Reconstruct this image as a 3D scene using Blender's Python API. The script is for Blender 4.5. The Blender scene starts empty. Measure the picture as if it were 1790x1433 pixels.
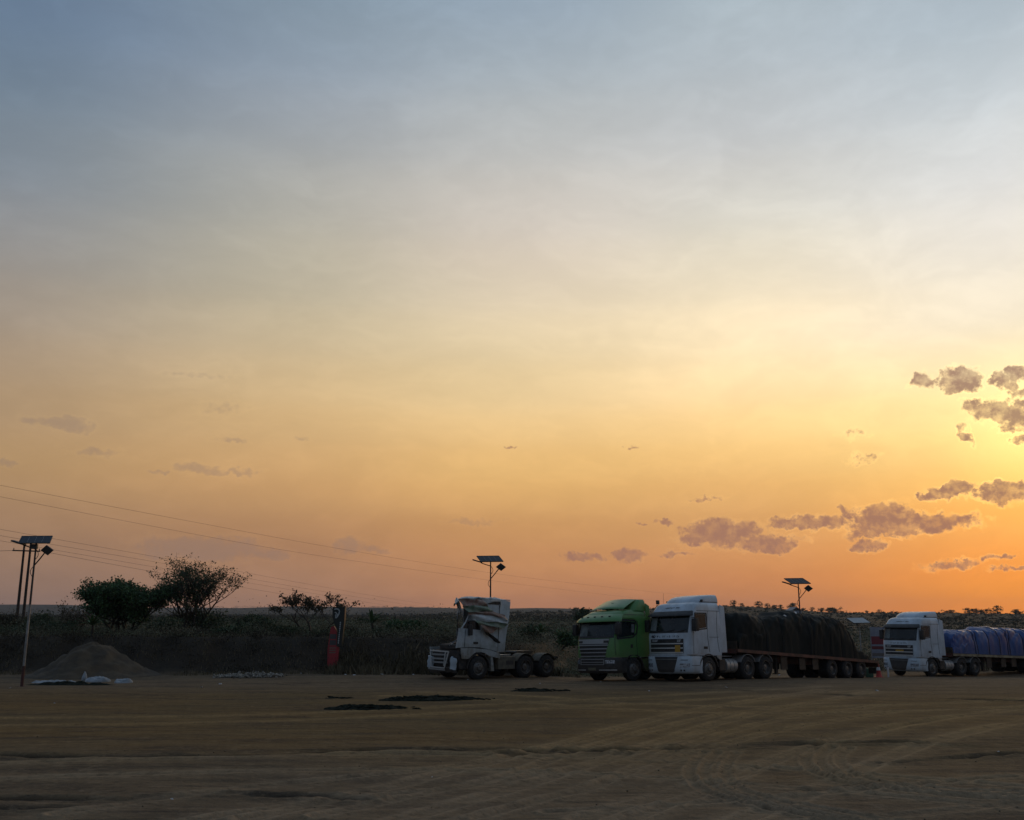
import bpy, bmesh, math, random
import numpy as np
from mathutils import Vector, Matrix, noise as mn

random.seed(7)
RNG = np.random.default_rng(11)
SC = bpy.context.scene
COL = SC.collection
R = math.radians
PI = math.pi

# ------------------------------------------------------------------ camera
H = 2.7                                     # eye height (photographed from a vehicle)
FPX = 1700.0                                # focal length in photo pixels (1790 wide)
TH = math.atan(363.5 / FPX)                 # upward pitch
CT, ST = math.cos(TH), math.sin(TH)
cam = bpy.data.cameras.new('camera')
cam.sensor_width = 36.0
cam.sensor_fit = 'HORIZONTAL'
cam.lens = 36.0 * FPX / 1790.0
cam.clip_start = 0.1
cam.clip_end = 20000
camo = bpy.data.objects.new('camera', cam)
COL.objects.link(camo)
camo.location = (0, 0, H)
camo.rotation_euler = (R(90) + TH, 0, 0)
SC.camera = camo
SC.view_settings.view_transform = 'Standard'
SC.view_settings.look = 'None'
SC.view_settings.exposure = 0.12
SC.view_settings.gamma = 1.0
SC.cycles.use_denoising = True
SC.cycles.max_bounces = 6
SC.cycles.diffuse_bounces = 3
SC.cycles.volume_bounces = 0


def ray(px, py):
    u = (px - 895) / FPX
    v = (716.5 - py) / FPX
    return (u, CT - v * ST, ST + v * CT)


def at(px, py, Y):
    d = ray(px, py)
    t = Y / d[1]
    return Vector((d[0] * t, Y, H + d[2] * t))


def gp(px, py, z=0.0):
    d = ray(px, py)
    t = (z - H) / d[2]
    return (d[0] * t, d[1] * t)


def lin(c):
    return tuple(((v / 255) / 12.92 if v / 255 <= 0.04045 else ((v / 255 + 0.055) / 1.055) ** 2.4) for v in c)


def azel(px, py):
    d = ray(px, py)
    return math.degrees(math.atan2(d[0], d[1])), math.degrees(math.atan2(d[2], math.hypot(d[0], d[1])))


# ------------------------------------------------------------------ sky
SUN_AZ, SUN_EL = azel(1800, 770)            # about 28 deg right of the view axis, 9 deg up, behind cloud


class NT:
    def __init__(self, tree):
        self.t = tree
        self.n = tree.nodes
        self.l = tree.links

    def new(self, typ, **kw):
        nd = self.n.new(typ)
        for k, v in kw.items():
            setattr(nd, k, v)
        return nd

    def put(self, sock, val):
        if val is None:
            return
        if hasattr(val, 'is_output') or isinstance(val, bpy.types.NodeSocket):
            self.l.new(val, sock)
        else:
            if sock.type == 'RGBA' and len(val) == 3:
                val = (*val, 1)
            sock.default_value = val

    def m(self, op, a, b=None, c=None, clamp=False):
        nd = self.new('ShaderNodeMath', operation=op, use_clamp=clamp)
        for i, v in enumerate((a, b, c)):
            if v is not None:
                self.put(nd.inputs[i], v)
        return nd.outputs[0]

    def vm(self, op, a, b=None):
        nd = self.new('ShaderNodeVectorMath', operation=op)
        self.put(nd.inputs[0], a)
        if b is not None:
            if op == 'SCALE':
                self.put(nd.inputs['Scale'], b)
            else:
                self.put(nd.inputs[1], b)
        return nd.outputs['Value'] if op in ('DOT_PRODUCT', 'LENGTH') else nd.outputs[0]

    def mix(self, fac, a, b, typ='MIX'):
        nd = self.new('ShaderNodeMix', data_type='RGBA', blend_type=typ)
        self.put(nd.inputs[0], fac)
        self.put(nd.inputs[6], a)
        self.put(nd.inputs[7], b)
        return nd.outputs[2]

    def mapr(self, v, a, b, c=0.0, d=1.0, smooth=True):
        nd = self.new('ShaderNodeMapRange', interpolation_type='SMOOTHSTEP' if smooth else 'LINEAR')
        for i, x in enumerate((v, a, b, c, d)):
            self.put(nd.inputs[i], x)
        return nd.outputs[0]

    def noise(self, vec, scale, detail=4.0, rough=0.5, color=False, dim='3D'):
        nd = self.new('ShaderNodeTexNoise', noise_dimensions=dim)
        if vec is not None:
            self.put(nd.inputs['Vector'], vec)
        nd.inputs['Scale'].default_value = scale
        nd.inputs['Detail'].default_value = detail
        nd.inputs['Roughness'].default_value = rough
        return nd.outputs[1] if color else nd.outputs[0]

    def ramp(self, fac, stops, interp='LINEAR'):
        nd = self.new('ShaderNodeValToRGB')
        cr = nd.color_ramp
        cr.interpolation = interp
        while len(cr.elements) < len(stops):
            cr.elements.new(0.5)
        for e, (p, c) in zip(cr.elements, stops):
            e.position = p
            e.color = (*c[:3], 1)
        self.put(nd.inputs[0], fac)
        return nd.outputs[0]


world = bpy.data.worlds.new('World')
SC.world = world
world.use_nodes = True
W = NT(world.node_tree)
W.n.clear()
tc = W.new('ShaderNodeTexCoord')
DIR = tc.outputs['Generated']
sep = W.new('ShaderNodeSeparateXYZ')
W.put(sep.inputs[0], DIR)
EL = W.m('MULTIPLY', W.m('ARCSINE', W.m('MAXIMUM', W.m('MINIMUM', sep.outputs[2], 1.0), -1.0)), 180 / PI)
AZ = W.m('MULTIPLY', W.m('ARCTAN2', sep.outputs[0], sep.outputs[1]), 180 / PI)
dAZ = W.m('ABSOLUTE', W.m('SUBTRACT', AZ, SUN_AZ))
dAZ = W.m('MINIMUM', dAZ, W.m('SUBTRACT', 360.0, dAZ))

# colours of the evening sky by elevation, for four bearings away from the sun
COLS = [        # (photo x, [(photo y, sRGB)]) read off the photograph, nearest the sun first
    (1735, [(1080, (255, 140, 40)), (1025, (252, 150, 52)), (960, (240, 154, 72)), (870, (246, 178, 90)), (785, (252, 210, 130)), (690, (254, 228, 164)), (565, (239, 225, 198)), (430, (228, 221, 208)), (305, (214, 214, 212)), (160, (192, 199, 203)), (25, (172, 184, 193))]),
    (1350, [(1080, (196, 122, 74)), (1015, (206, 133, 79)), (940, (210, 150, 92)), (855, (225, 172, 105)), (800, (240, 193, 122)), (745, (250, 210, 142)), (605, (250, 227, 186)), (425, (220, 213, 196)), (320, (204, 202, 196)), (210, (184, 188, 191)), (25, (168, 180, 188))]),
    (910, [(1080, (176, 117, 84)), (1025, (183, 127, 88)), (925, (194, 142, 91)), (835, (220, 174, 110)), (775, (226, 185, 124)), (715, (226, 194, 142)), (615, (222, 200, 160)), (525, (217, 201, 174)), (390, (203, 194, 183)), (250, (180, 182, 181)), (115, (158, 168, 176)), (15, (147, 162, 176))]),
    (475, [(1080, (152, 112, 91)), (1015, (158, 119, 94)), (940, (166, 124, 90)), (845, (194, 151, 102)), (725, (201, 168, 121)), (605, (194, 174, 141)), (490, (177, 169, 150)), (325, (166, 165, 159)), (215, (146, 153, 160)), (115, (137, 149, 162)), (15, (126, 142, 157))]),
    (30, [(1080, (134, 106, 94)), (1015, (140, 112, 96)), (905, (154, 121, 93)), (805, (172, 139, 100)), (665, (166, 142, 114)), (505, (154, 145, 134)), (325, (132, 138, 144)), (115, (109, 126, 142)), (10, (103, 121, 143))]),
]
ZEN = lin((98, 118, 144))
EMAX = 70.0
cent, tabs = [], []
EG = np.array([0, 1.2, 2.6, 4.2, 6, 8, 10, 12.2, 15, 18, 22, 26, 30, 34, 38, 50, 70.0])
for cx, rows in COLS:
    el_ = np.array([azel(cx, py)[1] for py, c in rows] + [55.0, 70.0])
    cl_ = np.array([lin(c) for py, c in rows] + [ZEN, ZEN])
    tabs.append(np.stack([np.interp(EG, el_, cl_[:, k]) for k in range(3)], 1))
    cent.append(abs(SUN_AZ - azel(cx, 640)[0]))
anti = np.stack([np.interp(EG, [0, 8, 25, 70], [lin(c)[k] for c in ((102, 104, 112), (110, 114, 122), (98, 115, 138), (98, 118, 144))]) for k in range(3)], 1)
cent.append(150.0)
sig = [8.5, 9.0, 9.0, 9.5, 11.0, 62.0]
GM = np.array([[math.exp(-((ci - cj) / sj) ** 2) for cj, sj in zip(cent, sig)] for ci in cent])
GM /= GM.sum(1, keepdims=True)
TT = np.stack(tabs + [anti], 0)                       # column, level, rgb
SOL = np.clip(np.linalg.solve(GM, TT.reshape(6, -1)).reshape(TT.shape), .004, 1.6)
ELN = W.m('DIVIDE', EL, EMAX)
ramps = [W.ramp(ELN, [(e / EMAX, tuple(c)) for e, c in zip(EG, SOL[k])], 'CARDINAL') for k in range(6)]
ws = []
for c0, s0 in zip(cent, sig):
    q = W.m('DIVIDE', W.m('SUBTRACT', dAZ, c0), s0)
    ws.append(W.m('POWER', math.e, W.m('MULTIPLY', W.m('MULTIPLY', q, q), -1.0)))
tot = ws[0]
for w_ in ws[1:]:
    tot = W.m('ADD', tot, w_)
acc = None
for rr, w_ in zip(ramps, ws):
    v = W.vm('SCALE', rr, W.m('DIVIDE', w_, tot))
    acc = v if acc is None else W.vm('ADD', acc, v)
sky = acc
# a thin share of the physical sky under the evening haze
nish = W.new('ShaderNodeTexSky', sky_type='NISHITA', sun_disc=False)
nish.sun_elevation = R(SUN_EL)
nish.sun_rotation = R(SUN_AZ)
nish.dust_density = 4.0
nish.air_density = 1.2
sky = W.vm('ADD', W.vm('SCALE', sky, 1.015), W.vm('SCALE', nish.outputs[0], 0.0006))
# high thin veil: faint horizontal streaks
cmb = W.new('ShaderNodeCombineXYZ')
W.put(cmb.inputs[0], AZ)
W.put(cmb.inputs[1], EL)
P = cmb.outputs[0]
strk = W.noise(W.vm('MULTIPLY', W.vm('ADD', P, W.vm('SCALE', W.noise(P, .08, 2, color=True), 6.0)), (.045, .32, 1)), 1.0, 6, .58)
strk2 = W.noise(W.vm('MULTIPLY', W.vm('ADD', P, W.vm('SCALE', W.noise(P, .15, 3, color=True), 5.0)), (.11, .75, 1)), 1.0, 7, .62)
veil = W.m('MULTIPLY', W.mapr(strk, .34, .70, .968, 1.036), W.mapr(strk2, .4, .68, .985, 1.03))
sky = W.vm('SCALE', sky, veil)
# glow round the hidden sun
sdir = (math.sin(R(SUN_AZ)) * math.cos(R(SUN_EL)), math.cos(R(SUN_AZ)) * math.cos(R(SUN_EL)), math.sin(R(SUN_EL)))
ang = W.m('MULTIPLY', W.m('ARCCOSINE', W.m('MINIMUM', W.vm('DOT_PRODUCT', DIR, sdir), 1.0)), 180 / PI)
g1 = W.m('POWER', math.e, W.m('MULTIPLY', W.m('POWER', W.m('DIVIDE', ang, 3.2), 2.0), -1.0))
g2 = W.m('POWER', math.e, W.m('MULTIPLY', W.m('DIVIDE', ang, 7.0), -1.0))
glow = W.vm('ADD', W.vm('SCALE', (.30, .20, .05), g1), W.vm('SCALE', (.03, .02, .005), g2))
sky = W.vm('ADD', sky, glow)

sky_clear = W.mix(W.mapr(EL, -1.5, -.3), lin((70, 56, 46)), sky)
# clouds: (px, py, half width px, half height px, strength, tilt deg)
CL = [
    # upper right broken cumulus
    (1612, 664, 20, 17, 1, 0), (1640, 668, 14, 8, .75, 0), (1677, 665, 36, 21, 1.05, 0), (1668, 680, 20, 10, .8, 0),
    (1760, 668, 24, 16, .95, -28), (1785, 650, 22, 16, 1, 0), (1776, 688, 30, 9, .7, 0),
    (1698, 712, 22, 16, .95, 0), (1748, 718, 46, 20, 1.15, 3), (1800, 722, 50, 26, 1.1, 0), (1770, 744, 26, 13, .8, 0), (1692, 760, 11, 22, .75, 12), (1783, 772, 14, 9, .7, 0),
    # middle bank at the right edge
    (1616, 866, 14, 8, .9, 0), (1660, 858, 40, 15, 1.1, 3), (1728, 852, 26, 13, 1, 0), (1762, 860, 52, 20, 1.15, 0), (1805, 856, 30, 18, 1.1, 0),
    # lower long bank
    (1484, 892, 14, 14, .9, 0), (1420, 912, 80, 15, 1, 0), (1545, 906, 62, 28, 1.2, 0), (1610, 914, 100, 20, 1.15, 0), (1560, 924, 90, 14, 1.0, 0),
    (1262, 930, 84, 26, 1.0, 0), (1338, 950, 66, 15, .95, 4), (1216, 944, 50, 12, .85, 0), (1160, 916, 22, 7, .7, 0), (1120, 918, 14, 4, .6, 0),
    (1520, 954, 28, 11, .85, 0), (1500, 938, 30, 6, .6, 0), (1014, 975, 40, 11, .85, 0), (1098, 971, 36, 11, .85, 0), (1180, 968, 24, 6, .55, 0),
    (1668, 984, 52, 9, .75, 4), (1745, 972, 26, 5, .6, 10), (1770, 992, 36, 4, .5, 0),
    (1880, 664, 60, 22, 1.05, 0), (1930, 730, 70, 24, 1.1, 0), (1900, 862, 60, 18, 1.1, 0), (2020, 880, 90, 20, 1.1, 0), (1960, 950, 80, 14, .9, 0), (2150, 800, 90, 24, 1, 0), (2200, 930, 110, 16, .9, 0),
    (1506, 800, 26, 6, .22, 14), (1498, 757, 12, 7, .12, 0), (1104, 782, 16, 3.5, .55, 0), (898, 780, 13, 3.5, .5, 0), (1232, 868, 36, 4, .4, 0),
]
CF = [  # faint ones on the left
    (112, 741, 62, 13, .75, -2), (70, 736, 24, 7, .6, 0), (160, 790, 40, 9, .6, 0), (12, 806, 22, 6, .6, 0), (408, 768, 40, 6, .6, 0), (528, 770, 16, 6, .4, 0),
    (350, 823, 52, 12, .75, 0), (420, 826, 36, 7, .65, 3), (276, 826, 16, 4, .5, 0), (355, 958, 122, 24, .95, 0), (460, 966, 52, 13, .7, 0), (610, 954, 32, 19, .85, 0), (655, 960, 30, 7, .55, 0),
    (340, 657, 60, 6, .3, 0), (395, 713, 40, 10, .3, 0), (830, 910, 60, 6, .4, 0),
]
wc = W.vm('SUBTRACT', W.noise(P, .75, 3, .55, color=True), (.5, .5, .5))
wf = W.vm('SUBTRACT', W.noise(P, 3.2, 5, .62, color=True), (.5, .5, .5))
Pw = W.vm('ADD', P, W.vm('ADD', W.vm('MULTIPLY', wc, (2.6, 1.2, 0)), W.vm('MULTIPLY', wf, (.75, .55, 0))))


def cloudfield(lst):
    f = None
    for px, py, rx, ry, s, tl in lst:
        a0, e0 = azel(px, py)
        k = 1777.0 * PI / 180
        ax, ay = rx / k, ry / k
        d = W.vm('SUBTRACT', Pw, (a0, e0, 0))
        if tl:
            vr = W.new('ShaderNodeVectorRotate', rotation_type='Z_AXIS')
            W.put(vr.inputs['Vector'], d)
            vr.inputs['Angle'].default_value = R(-tl)
            d = vr.outputs[0]
        d = W.vm('MULTIPLY', d, (1 / ax, 1 / ay, 0))
        v = W.m('MULTIPLY', W.m('SUBTRACT', 1.0, W.vm('DOT_PRODUCT', d, d)), s) if s != 1 else W.m('SUBTRACT', 1.0, W.vm('DOT_PRODUCT', d, d))
        f = v if f is None else W.m('SMOOTH_MAX', f, v, .18)
    return f


fine = W.m('SUBTRACT', W.noise(P, 2.6, 7, .65), .5)
F1 = W.m('ADD', W.m('ADD', cloudfield(CL), .30), W.m('MULTIPLY', fine, 2.0))
F2 = W.m('ADD', W.m('ADD', cloudfield(CF), .1), W.m('MULTIPLY', fine, 1.5))
near_sun = W.m('POWER', math.e, W.m('MULTIPLY', W.m('DIVIDE', ang, 9.0), -1.0))
a1 = W.mapr(F1, -.18, .62)
mott = W.noise(P, 1.6, 6, .62)
thick = W.m('MULTIPLY', W.mapr(F1, .12, 1.0), W.mapr(mott, .3, .62, .62, 1.0))
# thin cloud edges glow gold near the sun, the thick body is mauve
edge = W.vm('ADD', W.vm('SCALE', sky, .99), W.vm('SCALE', (.75, .48, .14), W.m('MULTIPLY', near_sun, W.mapr(W.noise(P, .9, 3, .5), .35, .65, .25, 1.0))))
cbody = W.mix(W.m('MULTIPLY', near_sun, 1.25, clamp=True), lin((160, 115, 98)), lin((146, 107, 98)))
cbody = W.mix(.22, cbody, W.vm('SCALE', sky, .7))
sky = W.mix(a1, sky, W.mix(thick, edge, cbody))
a2 = W.mapr(F2, .0, .9, 0, .5)
sky = W.mix(a2, sky, W.mix(.6, W.vm('SCALE', sky, .80), lin((138, 120, 114))))
edge2 = W.m('MULTIPLY', W.mapr(F2, -.4, .1), W.m('SUBTRACT', 1.0, W.mapr(F2, .05, .5)))
sky = W.vm('ADD', sky, W.vm('SCALE', (.014, .009, .003), edge2))
# below the horizon: dull earth
sky = W.mix(W.mapr(EL, -1.5, -.3), lin((70, 56, 46)), sky)
bg0 = W.new('ShaderNodeBackground')           # high sky, no low clouds there
W.put(bg0.inputs[0], sky_clear)
bg = W.new('ShaderNodeBackground')
W.put(bg.inputs[0], sky)
mx = W.new('ShaderNodeMixShader')
W.put(mx.inputs[0], W.m('MULTIPLY', W.m('LESS_THAN', EL, 19.0), W.m('LESS_THAN', dAZ, 75.0)))
W.l.new(bg0.outputs[0], mx.inputs[1])
W.l.new(bg.outputs[0], mx.inputs[2])
wo = W.new('ShaderNodeOutputWorld')
W.l.new(mx.outputs[0], wo.inputs[0])
world.cycles.sampling_method = 'MANUAL'
world.cycles.sample_map_resolution = 512

sun = bpy.data.lights.new('sun', 'SUN')
sun.energy = 0.15
sun.angle = R(6)
sun.color = (1.0, .62, .32)
suno = bpy.data.objects.new('sun', sun)
COL.objects.link(suno)
suno.rotation_euler = Vector(sdir).to_track_quat('Z', 'Y').to_euler()


# ------------------------------------------------------------------ materials
MATS = {}


def mat(name, col, rough=.8, metal=0.0, col2=None, nscale=4.0, fac=(.35, .65), bump=0.0, bscale=30.0, spec=.5, stretch=None, dirt=None, coat=0.0, island=0.0, sheen=0.0):
    if name in MATS:
        return MATS[name]
    m = bpy.data.materials.new(name)
    m.use_nodes = True
    T = NT(m.node_tree)
    b = T.n['Principled BSDF']
    tcn = T.new('ShaderNodeTexCoord').outputs['Object']
    vec = tcn if stretch is None else T.vm('MULTIPLY', tcn, stretch)
    c = col
    if col2 is not None:
        c = T.mix(T.mapr(T.noise(vec, nscale, 5, .6), fac[0], fac[1]), col, col2)
    if dirt is not None:            # (colour, z0, z1, amount): road dust thrown up from below + blotches
        dc, z0, z1, amt = dirt
        sp = T.new('ShaderNodeSeparateXYZ')
        T.put(sp.inputs[0], tcn)
        low = T.mapr(sp.outputs[2], z0, z1, 1, 0)
        blot = T.mapr(T.noise(T.vm('MULTIPLY', tcn, (1, 1, .35)), 2.2, 6, .65), .38, .75)
        fine_ = T.noise(tcn, 14, 3, .6)
        k = T.m('MULTIPLY', T.m('ADD', T.m('MULTIPLY', low, T.m('ADD', fine_, .25)), T.m('MULTIPLY', blot, .45)), amt, clamp=True)
        c = T.mix(k, c, dc)
        T.put(b.inputs['Roughness'], T.m('ADD', rough, T.m('MULTIPLY', k, .35)))
    else:
        b.inputs['Roughness'].default_value = rough
    if island:
        g = T.new('ShaderNodeNewGeometry').outputs['Random Per Island']
        hv = T.new('ShaderNodeHueSaturation')
        T.put(hv.inputs['Color'], c)
        T.put(hv.inputs['Value'], T.mapr(g, 0, 1, 1 - island, 1 + island, smooth=False))
        c = hv.outputs[0]
    T.put(b.inputs['Base Color'], c)
    b.inputs['Metallic'].default_value = metal
    b.inputs['Specular IOR Level'].default_value = spec
    if coat:
        b.inputs['Coat Weight'].default_value = coat
        b.inputs['Coat Roughness'].default_value = .12
    if bump:
        bn = T.new('ShaderNodeBump')
        bn.inputs['Strength'].default_value = bump
        bn.inputs['Distance'].default_value = .02
        T.put(bn.inputs['Height'], T.noise(vec, bscale, 5, .6))
        T.put(b.inputs['Normal'], bn.outputs[0])
    MATS[name] = m
    return m


DUST = (.17, .125, .085)
M_white = mat('white_paint', (.53, .61, .67), .38, col2=(.45, .52, .57), nscale=1.5, dirt=(DUST, .3, 1.7, .75), coat=.2)
M_green = mat('green_paint', (.068, .21, .052), .36, col2=(.08, .23, .05), nscale=1.2, dirt=(DUST, .3, 1.6, .55), coat=.2)
M_bumpw = mat('bumper_paint', (.52, .61, .68), .42, col2=(.44, .52, .57), nscale=2, dirt=(DUST, .1, .9, .5))
M_black = mat('black_plastic', (.012, .012, .013), .55, col2=(.03, .028, .026), nscale=5, dirt=(DUST, .2, 1.2, .22))
M_dark = mat('dark_steel', (.022, .020, .018), .6, .3, col2=(.05, .036, .026), nscale=6, dirt=(DUST, .0, 1.0, .25))
M_glass = mat('dark_glass', (.010, .013, .014), .08, spec=.4, col2=(.02, .026, .026), nscale=1.0)
M_chrome = mat('bright_trim', (.62, .63, .61), .35, .4, dirt=(DUST, .3, 2.0, .35))
M_greybar = mat('grey_trim', (.34, .35, .35), .45, .2, dirt=(DUST, .3, 2.0, .4))
M_tyre = mat('tyre_rubber', (.013, .012, .012), .85, col2=(.05, .04, .03), nscale=8, fac=(.45, .8))
M_rim = mat('rim_steel', (.17, .165, .155), .5, .4, col2=(.09, .07, .055), nscale=9)
M_alu = mat('tank_aluminium', (.40, .40, .39), .42, .5, dirt=(DUST, .2, 1.0, .5))
M_lamp = mat('lamp_lens', (.42, .46, .50), .12, .3, col2=(.06, .07, .08), nscale=16, spec=.7)
M_yellow = mat('hazard_plate', (.50, .27, .02), .5, col2=(.38, .2, .02), nscale=20)
M_rtrail = mat('trailer_red', (.11, .022, .014), .6, col2=(.06, .02, .014), nscale=3, dirt=(DUST, .5, 1.6, .35))
M_rail = mat('trailer_rail', (.15, .055, .036), .6, col2=(.06, .03, .022), nscale=2.5)
M_rail2 = mat('trailer_rail_pale', (.32, .27, .17), .6, col2=(.15, .12, .08), nscale=2.5)
M_curtain = mat('cab_curtain', (.17, .19, .18), .8, col2=(.09, .10, .10), nscale=3)
M_ink = mat('lettering_ink', (.03, .035, .05), .6)
M_pale = mat('pale_lettering', (.45, .46, .46), .5)
M_inter = mat('cab_interior', (.022, .02, .019), .8, col2=(.06, .045, .035), nscale=7)
M_wcab = mat('wreck_paint', (.52, .58, .61), .5, col2=(.32, .36, .35), nscale=2.5, fac=(.35, .75), dirt=((.15, .12, .075), .6, 2.0, .9))
M_wdirt = mat('dusty_panel', (.14, .12, .085), .8, col2=(.08, .07, .05), nscale=4)
M_post = mat('galvanised_post', (.30, .31, .31), .5, .3, col2=(.20, .19, .17), nscale=3)
M_postd = mat('dark_post', (.06, .05, .045), .6, col2=(.03, .025, .022), nscale=3)
M_rust = mat('red_base_paint', (.09, .028, .02), .7, col2=(.05, .022, .018), nscale=3)
M_panel = mat('solar_cells', (.025, .032, .042), .45, spec=.12)
M_lhead = mat('lamp_head_casing', (.05, .05, .05), .5)
M_bark = mat('bark', (.045, .034, .026), .9, col2=(.025, .02, .016), nscale=6, bump=.4)
M_wood = mat('pole_wood', (.05, .034, .024), .85, col2=(.03, .022, .016), nscale=5, stretch=(1, 1, .1))
M_wire = mat('wire_metal', (.03, .025, .022), .6)
M_leaf = mat('leaf_dark', (.048, .072, .034), .7, col2=(.068, .088, .042), nscale=1.2, island=.45, spec=.25)
M_leafg = mat('leaf_green', (.062, .115, .042), .7, col2=(.042, .080, .030), nscale=1.2, island=.45, spec=.25)
M_leafb = mat('leaf_brown', (.075, .062, .038), .8, col2=(.055, .05, .03), nscale=1.2, island=.45, spec=.2)
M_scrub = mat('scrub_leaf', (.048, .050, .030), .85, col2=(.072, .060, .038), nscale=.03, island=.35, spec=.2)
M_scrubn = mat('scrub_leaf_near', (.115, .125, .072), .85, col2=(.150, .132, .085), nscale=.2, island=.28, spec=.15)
M_dry = mat('dry_grass', (.15, .12, .07), .9, col2=(.09, .075, .045), nscale=.5, island=.4, spec=.15)
M_mound = mat('mound_soil', (.052, .038, .023), .95, col2=(.088, .062, .034), nscale=1.6, bump=1.0, bscale=11)
M_sack = mat('white_sheeting', (.30, .33, .35), .6, col2=(.17, .18, .18), nscale=3)
M_rub = mat('rubble_stone', (.30, .27, .22), .9, col2=(.15, .135, .11), nscale=6, island=.5)
M_litter = mat('litter_white', (.60, .61, .60), .6, col2=(.4, .4, .4), nscale=30)
M_net = mat('black_netting', (.008, .011, .007), .95, spec=.05, col2=(.028, .030, .022), nscale=7, bump=.8, bscale=25)
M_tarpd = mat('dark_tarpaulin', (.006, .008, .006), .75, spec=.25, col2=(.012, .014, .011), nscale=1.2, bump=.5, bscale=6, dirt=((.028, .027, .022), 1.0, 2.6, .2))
M_tarpb = mat('blue_tarpaulin', (.007, .045, .20), .42, col2=(.02, .07, .23), nscale=1.4, bump=.6, bscale=5, dirt=((.06, .09, .14), 1.0, 2.2, .4))
M_rope = mat('load_rope', (.015, .014, .016), .8)
M_sred = mat('sign_red', (.33, .022, .028), .5, col2=(.26, .02, .024), nscale=2)
M_sblk = mat('sign_black', (.010, .016, .013), .4)
M_swht = mat('sign_white', (.42, .45, .44), .5)
M_stripeg = mat('stripe_green', (.10, .20, .14), .5, col2=(.20, .27, .23), nscale=6, dirt=((.20, .15, .09), .6, 4.5, .5))
M_striper = mat('stripe_red', (.19, .085, .072), .5, col2=(.26, .20, .17), nscale=6, dirt=((.20, .15, .09), .6, 4.5, .5))
M_shed = mat('shed_sheet', (.20, .24, .29), .6, col2=(.14, .16, .19), nscale=1)
M_cone = mat('cone_red', (.45, .04, .03), .6)
M_jerry = mat('jerrycan_green', (.03, .09, .05), .6)


# ------------------------------------------------------------------ mesh helpers
def link_mesh(name, me, m, parent=None, smooth=None):
    if isinstance(m, (list, tuple)):
        for x in m:
            me.materials.append(x)
    elif m is not None:
        me.materials.append(m)
    o = bpy.data.objects.new(name, me)
    COL.objects.link(o)
    if parent is not None:
        o.parent = parent
    if smooth is not None:
        me.polygons.foreach_set('use_smooth', [True] * len(me.polygons))
        me.set_sharp_from_angle(angle=R(smooth))
    return o


def np_mesh(name, verts, quads):
    me = bpy.data.meshes.new(name)
    verts = np.asarray(verts, dtype=np.float32)
    quads = np.asarray(quads, dtype=np.int32)
    k = quads.shape[1]
    me.vertices.add(len(verts))
    me.vertices.foreach_set('co', verts.ravel())
    me.loops.add(quads.size)
    me.loops.foreach_set('vertex_index', quads.ravel())
    me.polygons.add(len(quads))
    me.polygons.foreach_set('loop_start', np.arange(0, quads.size, k, dtype=np.int32))
    me.polygons.foreach_set('loop_total', np.full(len(quads), k, dtype=np.int32))
    me.update(calc_edges=True)
    me.validate()
    return me


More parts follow.
